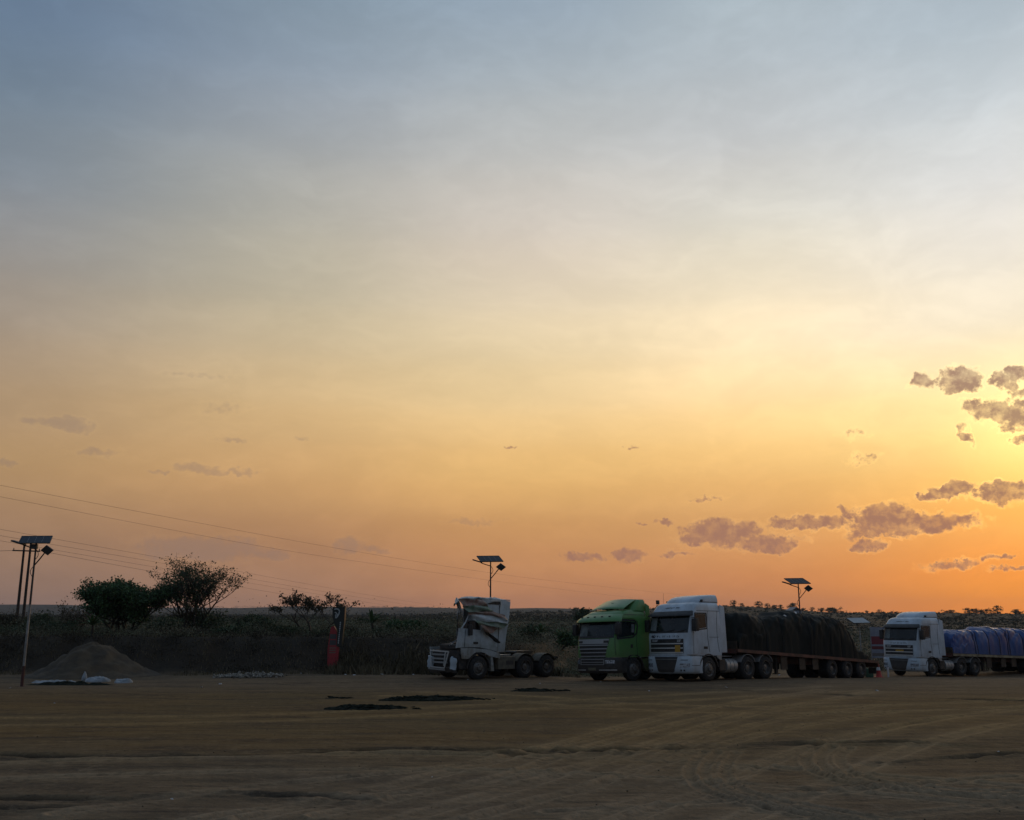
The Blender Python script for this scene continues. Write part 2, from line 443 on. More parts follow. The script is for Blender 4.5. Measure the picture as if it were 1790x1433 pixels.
class MB:
    def __init__(self):
        self.v = []
        self.f = []

    def add(self, vs, fs):
        o = len(self.v)
        self.v += [tuple(v) for v in vs]
        self.f += [tuple(i + o for i in f) for f in fs]
        return self

    def box(self, x0, x1, y0, y1, z0, z1):
        return self.add([(x0, y0, z0), (x1, y0, z0), (x1, y1, z0), (x0, y1, z0), (x0, y0, z1), (x1, y0, z1), (x1, y1, z1), (x0, y1, z1)],
                        [(0, 3, 2, 1), (4, 5, 6, 7), (0, 1, 5, 4), (1, 2, 6, 5), (2, 3, 7, 6), (3, 0, 4, 7)])

    def beam(self, a, b, w, h=None, up=(0, 0, 1)):
        h = h or w
        a, b = Vector(a), Vector(b)
        d = (b - a).normalized()
        u = Vector(up)
        if abs(d.dot(u)) > .98:
            u = Vector((1, 0, 0))
        s = d.cross(u).normalized()
        u = s.cross(d)
        vs = []
        for p in (a, b):
            for i, j in ((-1, -1), (1, -1), (1, 1), (-1, 1)):
                vs.append(p + s * i * w / 2 + u * j * h / 2)
        return self.add(vs, [(0, 1, 2, 3), (7, 6, 5, 4), (0, 4, 5, 1), (1, 5, 6, 2), (2, 6, 7, 3), (3, 7, 4, 0)])

    def tube(self, pts, rad, n=8):
        pts = [Vector(p) for p in pts]
        if not hasattr(rad, '__len__'):
            rad = [rad] * len(pts)
        o = len(self.v)
        ref = None
        for i, p in enumerate(pts):
            d = (pts[min(i + 1, len(pts) - 1)] - pts[max(i - 1, 0)]).normalized()
            if ref is None:
                ref = Vector((0, 0, 1)) if abs(d.z) < .9 else Vector((1, 0, 0))
            s = d.cross(ref).normalized()
            u = s.cross(d)
            ref = u
            for k in range(n):
                a = 2 * PI * k / n
                self.v.append(tuple(p + (s * math.cos(a) + u * math.sin(a)) * rad[i]))
        for i in range(len(pts) - 1):
            for k in range(n):
                a, b = o + i * n + k, o + i * n + (k + 1) % n
                self.f.append((a, b, b + n, a + n))
        self.f.append(tuple(o + k for k in range(n))[::-1])
        self.f.append(tuple(o + (len(pts) - 1) * n + k for k in range(n)))
        return self

    def lathe_y(self, prof, c=(0, 0, 0), n=28):       # prof: (y, radius) turned round the local y axis
        o = len(self.v)
        for y, r in prof:
            for k in range(n):
                a = 2 * PI * k / n
                self.v.append((c[0] + r * math.cos(a), c[1] + y, c[2] + r * math.sin(a)))
        for i in range(len(prof) - 1):
            for k in range(n):
                a, b = o + i * n + k, o + i * n + (k + 1) % n
                self.f.append((a, b, b + n, a + n))
        self.f.append(tuple(o + k for k in range(n)))
        self.f.append(tuple(o + (len(prof) - 1) * n + k for k in range(n))[::-1])
        return self

    def prism(self, prof, y0, y1):                    # prof in (x, z), extruded along y
        n = len(prof)
        vs = [(x, y0, z) for x, z in prof] + [(x, y1, z) for x, z in prof]
        fs = [tuple(range(n)), tuple(range(2 * n - 1, n - 1, -1))]
        fs += [(i, i + n, (i + 1) % n + n, (i + 1) % n) for i in range(n)]
        return self.add(vs, fs)

    def sheet(self, grid, thick, nrm):                # grid[i][j] points, solidified along -nrm (vector or per-point fn)
        ni, nj = len(grid), len(grid[0])
        o = len(self.v)
        for g in (0, 1):
            for i in range(ni):
                for j in range(nj):
                    p = Vector(grid[i][j])
                    if g:
                        p = p - Vector(nrm(i, j) if callable(nrm) else nrm) * thick
                    self.v.append(tuple(p))
        N = ni * nj
        for i in range(ni - 1):
            for j in range(nj - 1):
                a = o + i * nj + j
                self.f.append((a, a + 1, a + nj + 1, a + nj))
                self.f.append((a + N + nj, a + N + nj + 1, a + N + 1, a + N))
        ring = [o + j for j in range(nj)] + [o + i * nj + nj - 1 for i in range(1, ni)] + [o + (ni - 1) * nj + j for j in range(nj - 2, -1, -1)] + [o + i * nj for i in range(ni - 2, 0, -1)]
        for a, b in zip(ring, ring[1:] + ring[:1]):
            self.f.append((b, a, a + N, b + N))
        return self

    def mesh(self, name, bevel=0.0, seg=2, fix=True):
        me = bpy.data.meshes.new(name)
        me.from_pydata(self.v, [], self.f)
        if fix or bevel:
            bm = bmesh.new()
            bm.from_mesh(me)
            bmesh.ops.recalc_face_normals(bm, faces=bm.faces)
            if bevel:
                es = [e for e in bm.edges if e.is_manifold and e.calc_face_angle(0) > .5]
                bmesh.ops.bevel(bm, geom=es, offset=bevel, segments=seg, affect='EDGES', profile=.6)
            bm.to_mesh(me)
            bm.free()
        return me

    def build(self, name, m, parent=None, bevel=0.0, smooth=None, seg=2, fix=True):
        return link_mesh(name, self.mesh(name, bevel, seg, fix), m, parent, smooth)


def tag(o, label, cat, group=None):
    o['label'] = label
    o['category'] = cat
    if group:
        o['group'] = group
    return o


def empty(name, loc, label, cat, group=None, rz=0.0):
    o = bpy.data.objects.new(name, None)
    COL.objects.link(o)
    o.location = loc
    o.rotation_euler = (0, 0, rz)
    o.empty_display_size = .2
    return tag(o, label, cat, group)


def copy_tree(o, parent=None):
    c = o.copy()
    COL.objects.link(c)
    c.parent = parent
    for ch in o.children:
        copy_tree(ch, c)
    return c


def ss(a, b, x):
    t = np.clip((x - a) / (b - a), 0, 1)
    return t * t * (3 - 2 * t)


# ------------------------------------------------------------------ terrain
DT = np.array([58, 80, 120, 200, 400, 680, 1000, 1600, 2500, 3600, 6000], float)
PXT = np.array([-200, 650, 980, 1260, 1500, 2000], float)
PYT = np.array([
    [1109, 1103, 1095, 1087, 1080, 1078, 1078, 1075, 1058, 1070, 1080],
    [1110, 1103, 1095, 1088, 1081, 1077, 1077, 1075, 1060, 1072, 1080],
    [1125, 1115, 1102, 1090, 1078, 1070, 1073, 1075, 1067, 1074, 1080],
    [1170, 1142, 1120, 1100, 1078, 1059, 1072, 1075, 1074, 1076, 1080],
    [1186, 1152, 1128, 1108, 1084, 1071, 1076, 1077, 1076, 1078, 1080],
    [1186, 1154, 1130, 1110, 1086, 1074, 1077, 1078, 1077, 1079, 1080]], float)


def gz(x, y):
    x = np.asarray(x, float)
    y = np.asarray(y, float)
    r = np.hypot(x, y)
    az = np.arctan2(x, y)
    px = 895 + 1738 * np.tan(np.clip(az, -R(32), R(32)))
    d = np.where(np.abs(az) < R(40), np.maximum(y, .1), r)
    rf = ss(-.5, 5.0, x) * ss(0, 20, y)
    lot = -0.047 * 8 * np.log1p(np.exp(np.clip((np.minimum(d, 60) - 45.0) / 1.2, -30, 30))) * 1.2 / 8 * rf
    lot = lot + .035 * np.sin(x * .31 + 1.0) * np.sin(y * .23) * ss(3, 12, r)
    ld = np.log(np.clip(d, 58, 6000))
    ip = np.clip(np.searchsorted(PXT, px) - 1, 0, len(PXT) - 2)
    tp = np.clip((px - PXT[ip]) / (PXT[ip + 1] - PXT[ip]), 0, 1)
    tp = tp * tp * (3 - 2 * tp)
    rows = np.stack([np.interp(ld, np.log(DT), PYT[k]) for k in range(len(PXT))], 0)
    idx = np.arange(px.size).reshape(px.shape)
    rr = rows.reshape(len(PXT), -1)
    fl = idx.ravel()
    ipf, tpf = ip.ravel(), tp.ravel()
    py = (rr[ipf, fl] * (1 - tpf) + rr[ipf + 1, fl] * tpf).reshape(px.shape)
    far = H - (py - 1080) / 1777.0 * np.clip(d, 58, 6000)
    wob = .45 * np.sin(x * .9 + 1) + .35 * np.sin(x * 2.3 + 4) + .25 * np.sin(x * 4.1)
    b0 = 49.6 + (60 - 49.6) * rf + .25 * wob * (1 - rf)
    b1 = 52.6 + (76 - 52.6) * rf + wob * (1 - rf)
    k = ss(0, 1, (d - b0) / (b1 - b0))
    return lot * (1 - k) + far * k


def g(x, y):
    return float(gz(np.array([x]), np.array([y]))[0])


# tyre tracks and ruts on the lot: polylines in world x,y
def curve(pts, n=60):
    P_ = [Vector((p[0], p[1], 0)) for p in pts]
    P_ = [P_[0] * 2 - P_[1]] + P_ + [P_[-1] * 2 - P_[-2]]
    out = []
    for i in range(1, len(P_) - 2):
        for k in range(n // (len(pts) - 1)):
            t = k / (n // (len(pts) - 1))
            a, b, c_, d = P_[i - 1:i + 3]
            q = .5 * ((2 * b) + (c_ - a) * t + (2 * a - 5 * b + 4 * c_ - d) * t * t + (3 * b - a - 3 * c_ + d) * t ** 3)
            out.append((q.x, q.y))
    out.append((P_[-2].x, P_[-2].y))
    return np.array(out)


def pxcurve(pts):
    return curve([gp(*p) for p in pts])


TRACKS = []          # (polyline, half width, depth, kind)


def tyres(pts, offs, hw, dep):
    c0 = pxcurve(pts)
    t = np.gradient(c0, axis=0)
    t /= np.linalg.norm(t, axis=1)[:, None] + 1e-9
    nr = np.stack([-t[:, 1], t[:, 0]], 1)
    for o in offs:
        TRACKS.append((c0 + nr * o, hw, dep, 0))


tyres([(1262, 1312), (1243, 1332), (1240, 1356), (1280, 1384), (1390, 1412), (1560, 1440)], (-.34, -.08, .30), .10, .030)
tyres([(1462, 1306), (1440, 1322), (1452, 1346), (1520, 1368), (1660, 1386), (1800, 1392)], (-.34, -.06, .30), .10, .030)
tyres([(640, 1440), (830, 1394), (960, 1362), (1060, 1322), (1180, 1284), (1330, 1250), (1500, 1228)], (-.9, .9), .15, .024)
tyres([(940, 1440), (1060, 1400), (1160, 1366), (1300, 1316), (1430, 1280), (1620, 1246)], (-.9, .9), .15, .024)
tyres([(160, 1440), (420, 1398), (650, 1372), (820, 1352), (1000, 1318), (1170, 1272)], (-.95, .95), .15, .024)
tyres([(-40, 1352), (300, 1340), (700, 1330), (1100, 1338), (1500, 1368), (1850, 1400)], (-1, 1), .15, .020)
tyres([(-40, 1262), (400, 1256), (800, 1240), (1100, 1226), (1300, 1212), (1480, 1202)], (-1, 1), .15, .020)
tyres([(520, 1445), (800, 1372), (1020, 1310), (1260, 1246), (1480, 1206)], (-.9, .9), .2, .02)
tyres([(1120, 1445), (1330, 1372), (1520, 1304), (1700, 1262), (1850, 1240)], (-.9, .9), .2, .02)
tyres([(1000, 1440), (1250, 1424), (1500, 1404), (1850, 1372)], (-.9, .9), .15, .024)
tyres([(700, 1212), (900, 1222), (1100, 1236), (1400, 1240), (1850, 1226)], (-1, 1), .15, .018)
RUTS = [(pxcurve([(-40, 1323), (200, 1326), (420, 1320), (640, 1313), (860, 1310), (1060, 1309), (1300, 1302), (1560, 1300), (1850, 1306)]), .20, .07),
        (pxcurve([(880, 1316), (1000, 1313), (1120, 1308)]), .16, .05),
        (pxcurve([(-40, 1416), (140, 1408), (260, 1396), (420, 1390), (560, 1392), (640, 1396)]), .14, .06),
        (pxcurve([(-40, 1398), (120, 1398), (240, 1402)]), .12, .05),
        (pxcurve([(1540, 1334), (1660, 1328), (1760, 1320), (1850, 1318)]), .13, .05),
        (pxcurve([(1380, 1380), (1460, 1374), (1520, 1370)]), .10, .04),
        (pxcurve([(500, 1196), (580, 1194), (680, 1193)]), .35, .05),
        (pxcurve([(1300, 1206), (1500, 1214), (1700, 1222), (1850, 1226)]), .3, .03)]


def make_ground():
    azf = np.linspace(-33.5, 33.5, 640)
    azc = np.concatenate([np.linspace(-180, -33.5, 45)[:-1], azf, np.linspace(33.5, 180, 45)[1:-1]])
    rs = np.concatenate([np.linspace(.4, 11.5, 12)[:-1], np.geomspace(11.5, 66, 470)[:-1], np.geomspace(66, 3300, 140)])
    A, Rr = np.meshgrid(np.radians(azc), rs)
    X = np.sin(A) * Rr
    Y = np.cos(A) * Rr
    Z = gz(X, Y)
    shp = X.shape
    near = ((Rr < 68) & (np.abs(A) < R(33.4))).ravel()
    xs, ys = X.ravel()[near], Y.ravel()[near]
    dz = np.zeros(xs.size)
    trk = np.zeros(xs.size)
    dmp = np.zeros(xs.size)
    nz = np.array([mn.fractal(Vector((a * .22, b * .8, 3.1)), 1.0, 2.1, 4) for a, b in zip(xs[::1], ys[::1])])
    nf = np.array([mn.noise(Vector((a * 2.2, b * 4.0, 8.0))) for a, b in zip(xs, ys)])
    lotm = 1 - ss(49, 52, ys) * (1 - ss(0, 5, xs))
    dz += (nz * .020 + nf * .007) * lotm

    def dist(pl):
        dmin = np.full(xs.size, 9.0)
        lo, hi = pl.min(0) - 1.2, pl.max(0) + 1.2
        sel = np.where((xs > lo[0]) & (xs < hi[0]) & (ys > lo[1]) & (ys < hi[1]))[0]
        px_, py_ = xs[sel], ys[sel]
        dd = np.full(sel.size, 9.0)
        for a, b in zip(pl[:-1], pl[1:]):
            e = b - a
            t = np.clip(((px_ - a[0]) * e[0] + (py_ - a[1]) * e[1]) / (e @ e + 1e-9), 0, 1)
            dd = np.minimum(dd, np.hypot(px_ - a[0] - t * e[0], py_ - a[1] - t * e[1]))
        dmin[sel] = dd
        return dmin
    for pl, hw, dep, kd in TRACKS:
        q = dist(pl) / hw
        br = .45 + .55 * np.clip(nz * 1.2 + .6, 0, 1)
        dz -= dep * br * (1 - ss(.5, 1.0, q))
        dz += dep * .9 * br * np.exp(-((q - 1.35) / .35) ** 2)
        trk = np.maximum(trk, br * np.maximum(np.exp(-((q - 1.1) / .55) ** 2), .6 * np.exp(-(q / 2.6) ** 2)))
    for pl, hw, dep in RUTS:
        q = (dist(pl) + nf * .09 + nz * .14) / (hw * 1.25)
        br = np.clip(.62 + nz * 1.9 + nf * .5, .05, 1)
        dz -= dep * br * (1 - ss(.2, 1.1, q))
        dz += dep * .6 * br * np.exp(-((q - 1.6) / .5) ** 2)
        dmp = np.maximum(dmp, br * (1 - ss(.25, 1.15, q)))
    Zf = Z.ravel()
    Zf[near] += dz
    farm = (Rr.ravel() > 60)
    fx, fy = X.ravel()[farm], Y.ravel()[farm]
    Zf[farm] += np.array([mn.fractal(Vector((a * .012, b * .012, 1.0)), 1.0, 2.0, 3) for a, b in zip(fx, fy)]) * np.minimum(.35, Rr.ravel()[farm] * .0012) + ss(1300, 2300, Rr.ravel()[farm]) * (3.0 * np.sin(fx * .0041 + 1.3) + 2.0 * np.sin(fx * .0093 + .4) + 1.0 * np.sin(fx * .021))
    V = np.stack([X.ravel(), Y.ravel(), Zf], 1)
    nr, nc = shp
    i, j = np.meshgrid(np.arange(nr - 1), np.arange(nc), indexing='ij')
    a = i * nc + j
    b = i * nc + (j + 1) % nc
    Q = np.stack([a, b, b + nc, a + nc], -1).reshape(-1, 4)[:, ::-1]
    V = np.vstack([V, [[0, 0, g(0, .3)]]])
    me = np_mesh('ground', V, Q)
    for nm, arr in (('track', trk), ('damp', dmp)):
        at_ = me.attributes.new(nm, 'FLOAT', 'POINT')
        full = np.zeros(len(V), np.float32)
        full[:-1][near] = arr
        at_.data.foreach_set('value', full)
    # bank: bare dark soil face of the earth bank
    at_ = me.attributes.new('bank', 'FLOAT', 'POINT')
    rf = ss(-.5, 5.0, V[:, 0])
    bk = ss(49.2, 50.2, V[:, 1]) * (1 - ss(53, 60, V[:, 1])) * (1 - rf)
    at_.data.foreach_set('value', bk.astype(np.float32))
    at_ = me.attributes.new('field', 'FLOAT', 'POINT')
    fd = np.where(V[:, 1] > 10, ss(52, 58, V[:, 1]) * (1 - rf) + ss(60, 74, V[:, 1]) * rf, ss(60, 80, np.hypot(V[:, 0], V[:, 1])))
    at_.data.foreach_set('value', fd.astype(np.float32))
    m = bpy.data.materials.new('dirt_lot')
    m.use_nodes = True
    T = NT(m.node_tree)
    bs = T.n['Principled BSDF']
    pos = T.new('ShaderNodeNewGeometry').outputs['Position']

    def attr(n):
        nd = T.new('ShaderNodeAttribute')
        nd.attribute_name = n
        return nd.outputs['Fac']
    big = T.noise(T.vm('MULTIPLY', pos, (.05, .16, 1)), 1.0, 5, .6)
    mid = T.noise(T.vm('MULTIPLY', pos, (.25, 1.1, 1)), 1.0, 6, .62)
    strk_ = T.noise(T.vm('MULTIPLY', pos, (.35, 5.0, 1)), 1.0, 4, .55)
    fin = T.noise(pos, 9.0, 5, .65)
    c = T.mix(T.mapr(big, .38, .62), (.115, .092, .058), (.150, .104, .050))
    c = T.mix(T.mapr(mid, .42, .72), c, (.170, .126, .068))
    c = T.mix(T.m('MULTIPLY', T.mapr(mid, .52, .32), .75), c, (.066, .054, .046))
    c = T.mix(T.m('MULTIPLY', T.mapr(strk_, .50, .66), .7), c, (.060, .048, .040))
    c = T.mix(T.m('MULTIPLY', T.mapr(fin, .52, .70), .55), c, (.205, .160, .098))
    c = T.mix(T.m('MULTIPLY', T.mapr(fin, .46, .30), .6), c, (.052, .039, .024))
    c = T.mix(T.m('MULTIPLY', attr('track'), T.mapr(fin, .25, .6, .5, 1.0)), c, (.30, .235, .15))
    c = T.mix(T.m('MULTIPLY', attr('damp'), T.mapr(fin, .3, .55, .75, 1.0)), c, (.010, .008, .006))
    iso = T.noise(pos, 2.3, 7, .68)
    c = T.mix(T.mapr(iso, .52, .70, 0, .42), c, (.28, .22, .15))
    c = T.mix(T.mapr(iso, .46, .30, 0, .5), c, (.050, .042, .034))
    crs = T.noise(T.vm('MULTIPLY', pos, (.9, 1.6, 1)), 1.0, 8, .72)
    c = T.mix(T.mapr(crs, .55, .66, 0, .4), c, (.045, .038, .030))
    c = T.mix(1.0, c, (1.06, .84, .53), 'MULTIPLY')
    spy = T.new('ShaderNodeSeparateXYZ')
    T.put(spy.inputs[0], pos)
    zone = T.m('ADD', spy.outputs[1], T.m('MULTIPLY', T.m('SUBTRACT', big, .5), 14.0))
    grav = T.m('MULTIPLY', T.m('MAXIMUM', T.mapr(zone, 27.0, 14.0), T.mapr(zone, 34.0, 43.0, 0, .9)), .62)
    grey = T.new('ShaderNodeHueSaturation')
    grey.inputs['Saturation'].default_value = .62
    grey.inputs['Value'].default_value = .95
    T.put(grey.inputs['Color'], c)
    c = T.mix(grav, c, grey.outputs[0])
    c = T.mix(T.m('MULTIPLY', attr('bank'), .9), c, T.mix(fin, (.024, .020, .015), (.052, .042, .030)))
    fldn = T.noise(T.vm('MULTIPLY', pos, (.02, .012, 1)), 1.0, 6, .6)
    fldc = T.mix(T.mapr(fldn, .35, .65), (.036, .036, .024), (.054, .046, .030))
    c = T.mix(attr('field'), c, fldc)
    T.put(bs.inputs['Base Color'], c)
    bs.inputs['Roughness'].default_value = .95
    bs.inputs['Specular IOR Level'].default_value = .15
    bn = T.new('ShaderNodeBump')
    bn.inputs['Strength'].default_value = .8
    bn.inputs['Distance'].default_value = .08
    T.put(bn.inputs['Height'], T.m('ADD', T.m('MULTIPLY', fin, .6), T.noise(T.vm('MULTIPLY', pos, (1.2, 3.0, 1)), 1.0, 6, .6)))
    T.put(bs.inputs['Normal'], bn.outputs[0])
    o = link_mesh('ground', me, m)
    me.polygons.foreach_set('use_smooth', [True] * len(me.polygons))
    o['kind'] = 'structure'
    return o


make_ground()
#@@PART2
# ------------------------------------------------------------------ vehicles
class Shell:
    """Stack of rounded plan sections; a point on its skin is addressed by arc length s from the front centre and height z."""

    def __init__(self, secs, xb, bow=.06):
        self.secs, self.xb, self.bow = secs, xb, bow

    def sec(self, z):
        S = self.secs
        if z <= S[0][0]:
            return S[0][1:]
        for a, b in zip(S, S[1:]):
            if z <= b[0]:
                t = (z - a[0]) / (b[0] - a[0])
                return tuple(p + (q - p) * t for p, q in zip(a[1:], b[1:]))
        return S[-1][1:]

    def wrap(self, s, z):
        xf, hw, rf = self.sec(z)
        sg = 1 if s >= 0 else -1
        s = abs(s)
        a = hw - rf
        if s <= a:
            x, y, n = xf, s, (1, 0)
        elif s <= a + PI / 2 * rf:
            q = (s - a) / rf
            x, y, n = xf - rf + rf * math.cos(q), a + rf * math.sin(q), (math.cos(q), math.sin(q))
        else:
            x, y, n = xf - rf - (s - a - PI / 2 * rf), hw, (0, 1)
        x -= self.bow * (y / hw) ** 2
        return Vector((x, y * sg, z)), Vector((n[0], n[1] * sg, 0))

    def S(self, x, z):
        xf, hw, rf = self.sec(z)
        return (hw - rf) + PI / 2 * rf + (xf - self.bow - rf - x)

    def body(self, zs=None):
        mb = MB()
        zs = zs or [s[0] for s in self.secs]
        rings = []
        for z in zs:
            xf, hw, rf = self.sec(z)
            a = hw - rf
            half = [a * t / 4 for t in range(5)] + [a + PI / 2 * rf * t / 6 for t in range(1, 7)]
            end = self.S(self.xb, z)
            half += [half[-1] + (end - half[-1]) * t / 4 for t in range(1, 5)]
            ring = [self.wrap(-s, z)[0] for s in half[::-1]] + [self.wrap(s, z)[0] for s in half[1:]]
            rings.append(ring)
        n = len(rings[0])
        vs = [p for r in rings for p in r]
        fs = []
        for i in range(len(rings) - 1):
            for k in range(n):
                a, b = i * n + k, i * n + (k + 1) % n
                fs.append((a, b, b + n, a + n))
        fs.append(tuple(range(n))[::-1])
        fs.append(tuple((len(rings) - 1) * n + k for k in range(n)))
        return mb.add(vs, fs)

    def panel(self, q, off=.008, thick=.03, ns=8, nz=4, mb=None):
        """q: four (s, z) corners: bottom left, bottom right, top right, top left."""
        (a0, b0), (a1, b1), (a2, b2), (a3, b3) = q
        grid, nr = [], []
        for j in range(nz + 1):
            t = j / nz
            row, rn = [], []
            for i in range(ns + 1):
                u = i / ns
                s = (a0 * (1 - u) + a1 * u) * (1 - t) + (a3 * (1 - u) + a2 * u) * t
                z = (b0 * (1 - u) + b1 * u) * (1 - t) + (b3 * (1 - u) + b2 * u) * t
                p, n = self.wrap(s, z)
                row.append(p + n * off)
                rn.append(n)
            grid.append(row)
            nr.append(rn)
        mb = mb or MB()
        return mb.sheet(grid, thick, lambda i, j: nr[i][j])

    def rect(self, s0, s1, z0, z1, **k):
        return self.panel([(s0, z0), (s1, z0), (s1, z1), (s0, z1)], **k)

    def side(self, sg, x0, x1, z0, z1, **k):
        """x0 is the front edge, x1 the rear edge."""
        q = [(self.S(x0, z0), z0), (self.S(x1, z0), z0), (self.S(x1, z1), z1), (self.S(x0, z1), z1)]
        if sg < 0:
            q = [(-a, b) for a, b in (q[1], q[0], q[3], q[2])]
        return self.panel(q, **k)


GL = {'D': ('110', '101', '101', '101', '110'), 'A': ('010', '101', '111', '101', '101'), 'F': ('111', '100', '110', '100', '100'), 'X': ('101', '101', '010', '101', '101')}


def glyphs(sh, text, s0, z0, cell, off, parent, name, m, cw=None):
    mb = MB()
    cw = cw or cell
    s = s0
    for ch in text:
        for r_, row in enumerate(GL[ch]):
            for c_, v in enumerate(row):
                if v == '1':
                    sh.rect(s + c_ * cw, s + (c_ + 1) * cw, z0 + (4 - r_) * cell, z0 + (5 - r_) * cell, off=off, thick=.012, ns=1, nz=1, mb=mb)
        s += cw * 4
    o = mb.build(name, m, parent)
    o['kind'] = 'stuff'
    return o


def scribble(sh, s0, s1, z0, z1, off, parent, name, m, seed):
    """lettering too small to read in the photograph: a row of uneven strokes"""
    rn = random.Random(seed)
    mb = MB()
    s = s0
    while s < s1:
        w = rn.uniform(.035, .06)
        k = rn.random()
        if k < .82:
            sh.rect(s, s + .016, z0, z1, off=off, thick=.012, ns=1, nz=1, mb=mb)
            for zz in ((z0, z0 + .02), (z1 - .02, z1)):
                if rn.random() < .6:
                    sh.rect(s + .018, s + w, *zz, off=off, thick=.012, ns=1, nz=1, mb=mb)
            if rn.random() < .5:
                sh.rect(s + w - .014, s + w, z0 + .022, z1 - .022, off=off, thick=.012, ns=1, nz=1, mb=mb)
        s += w + rn.uniform(.012, .022)
    o = mb.build(name, m, parent)
    o['kind'] = 'stuff'
    return o


WHEEL_MESH = {}


def wheel(root, x, y, r, dual, sg):
    """wheel > tyre, rim, hub. y is the outer face, sg the outward direction."""
    key = (round(r, 3), dual)
    w = .31 if not dual else .62
    if key not in WHEEL_MESH:
        t = MB()
        prof = [(-.0, r * .62), (-.005, r * .80), (-.03, r * .93), (-.06, r * .975)]
        k = .06
        while k < w - .07:
            prof += [(-k - .004, r), (-k - .046, r), (-k - .048, r - .014), (-k - .056, r - .014)]
            k += .058
        prof += [(-w + .05, r * .975), (-w + .02, r * .92), (-w, r * .8), (-w + .002, r * .62)]
        t.lathe_y(prof, n=36)
        t.f = t.f[:-2]
        if dual:
            rp = [(-.008, r * .63), (-.004, r * .585), (-.03, r * .57), (-.14, r * .54), (-.16, r * .42), (-.15, r * .30), (-.08, r * .27), (-.06, r * .20), (-.055, .01)]
        else:
            rp = [(-.008, r * .63), (-.002, r * .585), (-.03, r * .56), (-.045, r * .50), (-.0, r * .40), (.015, r * .33), (.02, r * .24), (.07, r * .22), (.085, r * .15), (.085, .01)]
        rm = MB().lathe_y([(a, b) for a, b in rp], n=28)
        rm.f = rm.f[:-2] + rm.f[-1:]
        nut = MB()
        for i in range(10):
            a = 2 * PI * i / 10
            c = (r * .36 * math.cos(a), -.14 if dual else .005, r * .36 * math.sin(a))
            nut.lathe_y([(-.01, .018), (.035, .018), (.04, .01)], c, 6)
        WHEEL_MESH[key] = (t.mesh('tyre'), rm.mesh('rim'), nut.mesh('wheel_nuts'))
        for me, m in zip(WHEEL_MESH[key], (M_tyre, M_rim, M_rim)):
            me.materials.append(m)
            me.polygons.foreach_set('use_smooth', [True] * len(me.polygons))
            me.set_sharp_from_angle(angle=R(35))
    ty, ri, nu = WHEEL_MESH[key]
    wo_ = bpy.data.objects.new('wheel', ty)
    COL.objects.link(wo_)
    wo_.parent = root
    wo_.location = (x, y, r - .012)
    wo_.rotation_euler = (0, 0, 0 if sg > 0 else PI)
    for nm, me in (('rim', ri), ('wheel_nuts', nu)):
        o = bpy.data.objects.new(nm, me)
        COL.objects.link(o)
        o.parent = wo_
        if nm == 'wheel_nuts':
            o['kind'] = 'stuff'
    return wo_


def arc_guard(root, x, y0, y1, r, a0, a1, m, name='mudguard', th=.02, zc=.5):
    prof = []
    n = 12
    for i in range(n + 1):
        a = R(a0 + (a1 - a0) * i / n)
        prof.append((x + r * math.cos(a), zc + r * math.sin(a)))
    for i in range(n, -1, -1):
        a = R(a0 + (a1 - a0) * i / n)
        prof.append((x + (r - th) * math.cos(a), zc + (r - th) * math.sin(a)))
    mb = MB()
    k = n + 1
    vs = [(p[0], y, p[1]) for y in (y0, y1) for p in prof]
    N = 2 * k
    fs = []
    for i in range(n):
        o_, i_ = i, N - 1 - i
        fs += [(i, i + 1, N - 2 - i, N - 1 - i), (N + i + 1, N + i, 2 * N - 1 - i, 2 * N - 2 - i), (i, i + N, i + 1 + N, i + 1), (N - 1 - i, N - 2 - i, 2 * N - 2 - i, 2 * N - 1 - i)]
    fs += [(0, N - 1, 2 * N - 1, N), (n, n + N, N + N - 1 - n, N - 1 - n)]
    return mb.add(vs, fs).build(name, m, root, smooth=40)


def ribbed_tank(root, x0, x1, sg, m, name='fuel_tank', z=.62, r=.31, y=.86):
    prof = []
    L = x0 - x1
    n = 3
    for i in range(n):
        a, b = L * i / n, L * (i + 1) / n
        prof += [(a + .01, r - .03), (a + .02, r), (b - .03, r), (b - .015, r - .035)]
    mb = MB()
    mb.lathe_y([(-.0, .02)] + [(p, q) for p, q in prof] + [(L, .02)], n=24)
    vs = [(x0 - v[1], y * sg + v[0] * .95, z + v[2]) for v in mb.v]
    return MB().add(vs, mb.f).build(name, m, root, smooth=30)


def vehicle_root(name, ox, oy, psi, label, cat, lx=0.0, group=None, pts=(-1.4, -5.0)):
    """root on the ground slope; local x forward, y left, z up. (ox, oy) is the front bumper centre."""
    p = R(psi)
    f2 = Vector((-math.sin(p), -math.cos(p)))
    l2 = Vector((-f2.y, f2.x))

    def G(lx_, ly):
        return g(ox + f2.x * lx_ + l2.x * ly, oy + f2.y * lx_ + l2.y * ly)
    xa, xb = pts
    a, b = G(xa, 0), G(xb, 0)
    sl = (a - b) / (xa - xb)
    fw = Vector((f2.x, f2.y, sl)).normalized()
    lf = Vector((l2.x, l2.y, (G(-3, 1) - G(-3, -1)) / 2)).normalized()
    up = fw.cross(lf).normalized()
    lf = up.cross(fw)
    base = Vector((ox, oy, a - sl * xa))
    M = Matrix(((fw.x, lf.x, up.x, 0), (fw.y, lf.y, up.y, 0), (fw.z, lf.z, up.z, 0), (0, 0, 0, 1)))
    o = empty(name, (0, 0, 0), label, cat, group)
    o.matrix_world = Matrix.Translation(base + M.to_3x3() @ Vector((lx, 0, 0))) @ M
    return o


